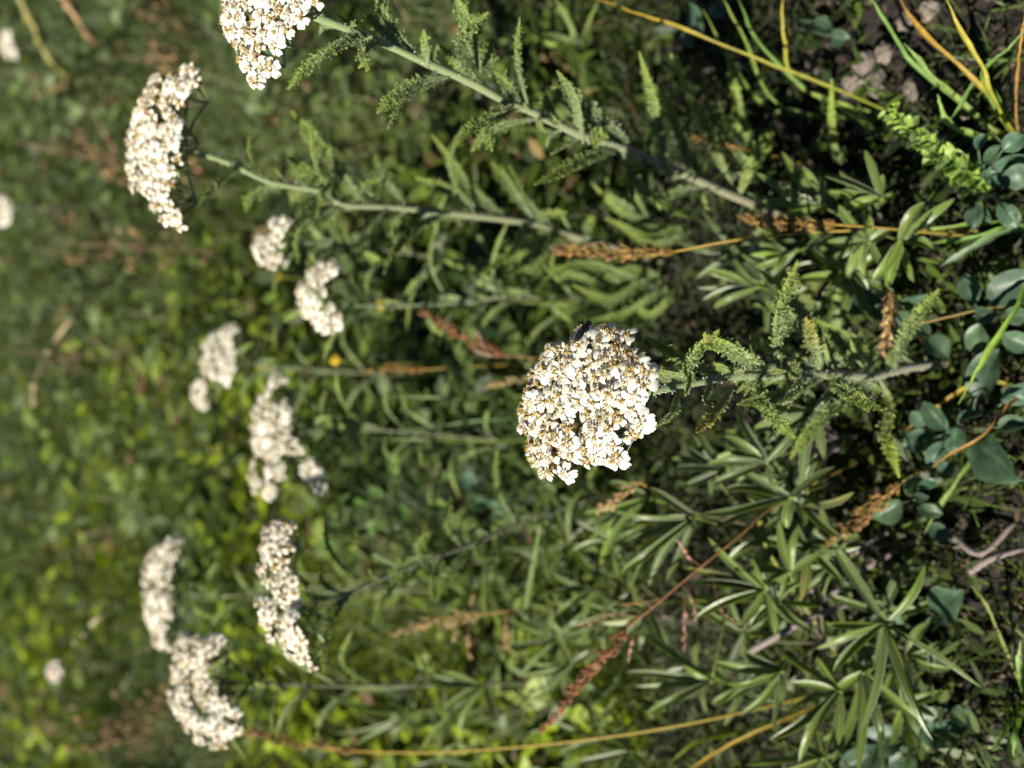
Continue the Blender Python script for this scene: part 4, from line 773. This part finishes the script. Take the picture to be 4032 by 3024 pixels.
# ------------------------------------------------------------------ little yellow flowers, a pale far flower
def button(label, x, y, Y, col, r, grp=None, cat='flower', name='yellow_flower'):
    p = atY(x, y, Y); g = Vector((p.x + .004, p.y + .006, gz(p.x, p.y) - .003)); t = thing(name, label, cat, g, grp)
    b = MB(); b.tube(catmull([g, g.lerp(p, .5) + rv(.003), p], 8), .0007, 5, OLV); link('stem', b.mesh('stem', [M_GRASS]), t)
    n = (Vector((0, -.5, .8)) + rv(.2)).normalized(); b = MB(); b.ball(p, r * .45, mixc(col, GOLD, .6), 8, 5); link('flower_centre', b.mesh('flower_centre', [M_DISC]), t)
    for k in range(5):
        a = 2 * math.pi * k / 5; o = Quaternion(n, a) @ n.orthogonal().normalized()
        link('petal', round_leaf(p + n * r * .1, (n + o * .1).normalized(), r * .5, col, .95, o).mesh('petal', [M_PETAL]), t)
for (x, y, Y) in [(1092, 1092, .62), (1320, 1420, .55), (1042, 1446, .75), (1500, 1200, .5)]: button('tiny round yellow flower on a thin stem in shaded grass', x, y, Y, (.62, .42, .01), .0042, 'tiny yellow flowers')
button('single pinkish white flower in the far meadow above the drooping yarrow fan', 215, 2645, 1.25, (.80, .72, .70), .016, None, 'flower', 'pale_flower')

# ------------------------------------------------------------------ soil clods
for i, (x, y, r) in enumerate([(3400, 270, .009), (3450, 330, .007), (3340, 340, .006), (3600, 350, .007), (3200, 260, .0055), (3660, 40, .006), (3080, 480, .005), (3390, 500, .006), (3800, 440, .0045), (3480, 210, .006), (3560, 90, .005)]):
    c = atZ(x, y, r * .5); b = MB(); N, S = 8, 10; ro = [[1 + ru(-.28, .28) for _ in range(S)] for _ in range(N + 1)]; k = ru(.8, 1.3); cc = (.15 * k, .125 * k, .105 * k); g = []
    for a in range(N + 1):
        th = math.pi * a / N; g.append([b.vert(c + Vector((math.sin(th) * math.cos(6.283 * q / S), math.sin(th) * math.sin(6.283 * q / S) * .8, math.cos(th) * .65)) * r * (ro[a][q] if 0 < a < N else 1), vary(cc, .2)) for q in range(S)])
    for a in range(N):
        for q in range(S): b.face([g[a][q], g[a + 1][q], g[a + 1][(q + 1) % S], g[a][(q + 1) % S]])
    c2 = link('soil_clod', b.mesh('soil_clod', [M_LITTER], False)); tag(c2, 'rough grey-brown clod of earth on the bare soil', 'soil clod', 'clods on the bare soil')
# grey dead twigs
for i, (pts, lab) in enumerate([([(3180, 2330, .012), (3330, 2200, .02), (3520, 2080, .01)], 'grey dead twig lying beside the fuzzy brown grass spike'), ([(3240, 2360, .02), (3420, 2230, .025), (3600, 2130, .008)], 'thicker grey dead twig behind the silver-edged lupine star'), ([(3290, 2270, .015), (3420, 2140, .015), (3530, 2060, .006)], 'short grey dead twig under the brown grass spike'), ([(2960, 2560, .05), (3180, 2440, .05), (3420, 2350, .02)], 'dark purple-grey stalk crossing behind the lupine fans'), ([(3300, 1760, .01), (3200, 1790, .02), (3060, 1740, .03)], 'pale grey twig showing through lupine leaflets under the yarrow'), ([(3740, 2100, .01), (3860, 2180, .012), (3990, 2060, .006)], 'brown twig on dark soil beyond the blue-green leaves'), ([(3820, 2250, .008), (3900, 2200, .012), (4030, 2160, .006)], 'thin brown twig beside a curled dead leaf on dark soil')]):
    P = catmull([atZ(*p) for p in pts] , 12); b = MB(); b.tube(P, lambda u: .0019 * (1.1 - .4 * u) * (1 + .12 * math.sin(u * 40)), 7, (.20, .165, .16), (.15, .12, .11))
    for k in (3, 7): b.tube([P[k], P[k] + rv(.008) + Vector((0, 0, .004))], lambda u: .0007 * (1 - .6 * u), 5, (.2, .16, .14))
    o = link('dead_twig', b.mesh('dead_twig', [M_LITTER])); tag(o, lab, 'twig')

# ------------------------------------------------------------------ fly on the flower head
def build_fly():
    hd = atY(2320, 1272, .1990); tl = atY(2272, 1332, .2000)
    ax = (hd - tl).normalized(); L = (hd - tl).length; up = Vector((.45, -.1, .9)); up = (up - ax * up.dot(ax)).normalized(); sd_ = ax.cross(up)
    B = Matrix((ax, sd_, up)).transposed(); fly = thing('fly', 'small glossy black fly perched on the edge of the white flower head', 'fly', tl.lerp(hd, .5))
    b = MB(); P = [tl - ax * L * .25, tl + ax * L * .0, tl + ax * L * .18, tl + ax * L * .36, tl + ax * L * .44, tl + ax * L * .56, tl + ax * L * .70, tl + ax * L * .80, tl + ax * L * .85, tl + ax * L * .95, tl + ax * L * 1.04, tl + ax * L * 1.1]
    rr = [.0003, .0010, .0013, .0011, .0008, .0014, .0015, .0009, .0007, .00115, .0011, .0003]
    b.tube(P, lambda u: rr[min(11, round(u * 11))], 12, (.004, .004, .0045)); link('body', b.mesh('body', [M_FLY]), fly)
    for s in (-1, 1):
        b = MB(); b.ball(hd - ax * .0001 + sd_ * s * .0006 + up * .0002, .00055, (.015, .008, .006), 8, 6); link('eye', b.mesh('eye', [M_FLY]), fly)
        b = MB(); r0 = tl + ax * L * .6 + up * .0008 + sd_ * s * .0006; e = tl - ax * L * .55 + sd_ * s * .0016 + up * .0006; b.strip(catmull([r0, r0.lerp(e, .5) + up * .0004, e], 8), lambda u: .0009 * math.sin(min(1, u * .9 + .1) * math.pi) ** .6, up, (.05, .05, .05), fold=.1)
        link('wing', b.mesh('wing', [M_WING]), fly)
        b = MB(); b.tube([hd + ax * .0004 + sd_ * s * .0003, hd + ax * .0012 + sd_ * s * .0006 + up * .0005], .00008, 4, (.01, .01, .01)); link('antenna', b.mesh('antenna', [M_FLY]), fly)
        for k, (f, fw) in enumerate(((.72, .0011), (.6, 0), (.5, -.0013))):
            r1 = tl + ax * L * f + sd_ * s * .0007 - up * .0005; kn = r1 + sd_ * s * .0012 + up * .0004 + ax * fw * .5; ft = kn + sd_ * s * .0006 - up * .0017 + ax * fw
            b = MB(); b.tube([r1, kn, kn.lerp(ft, .6), ft], lambda u: .00016 - .00008 * u, 5, (.01, .01, .01)); link('leg', b.mesh('leg', [M_FLY]), fly)
build_fly()
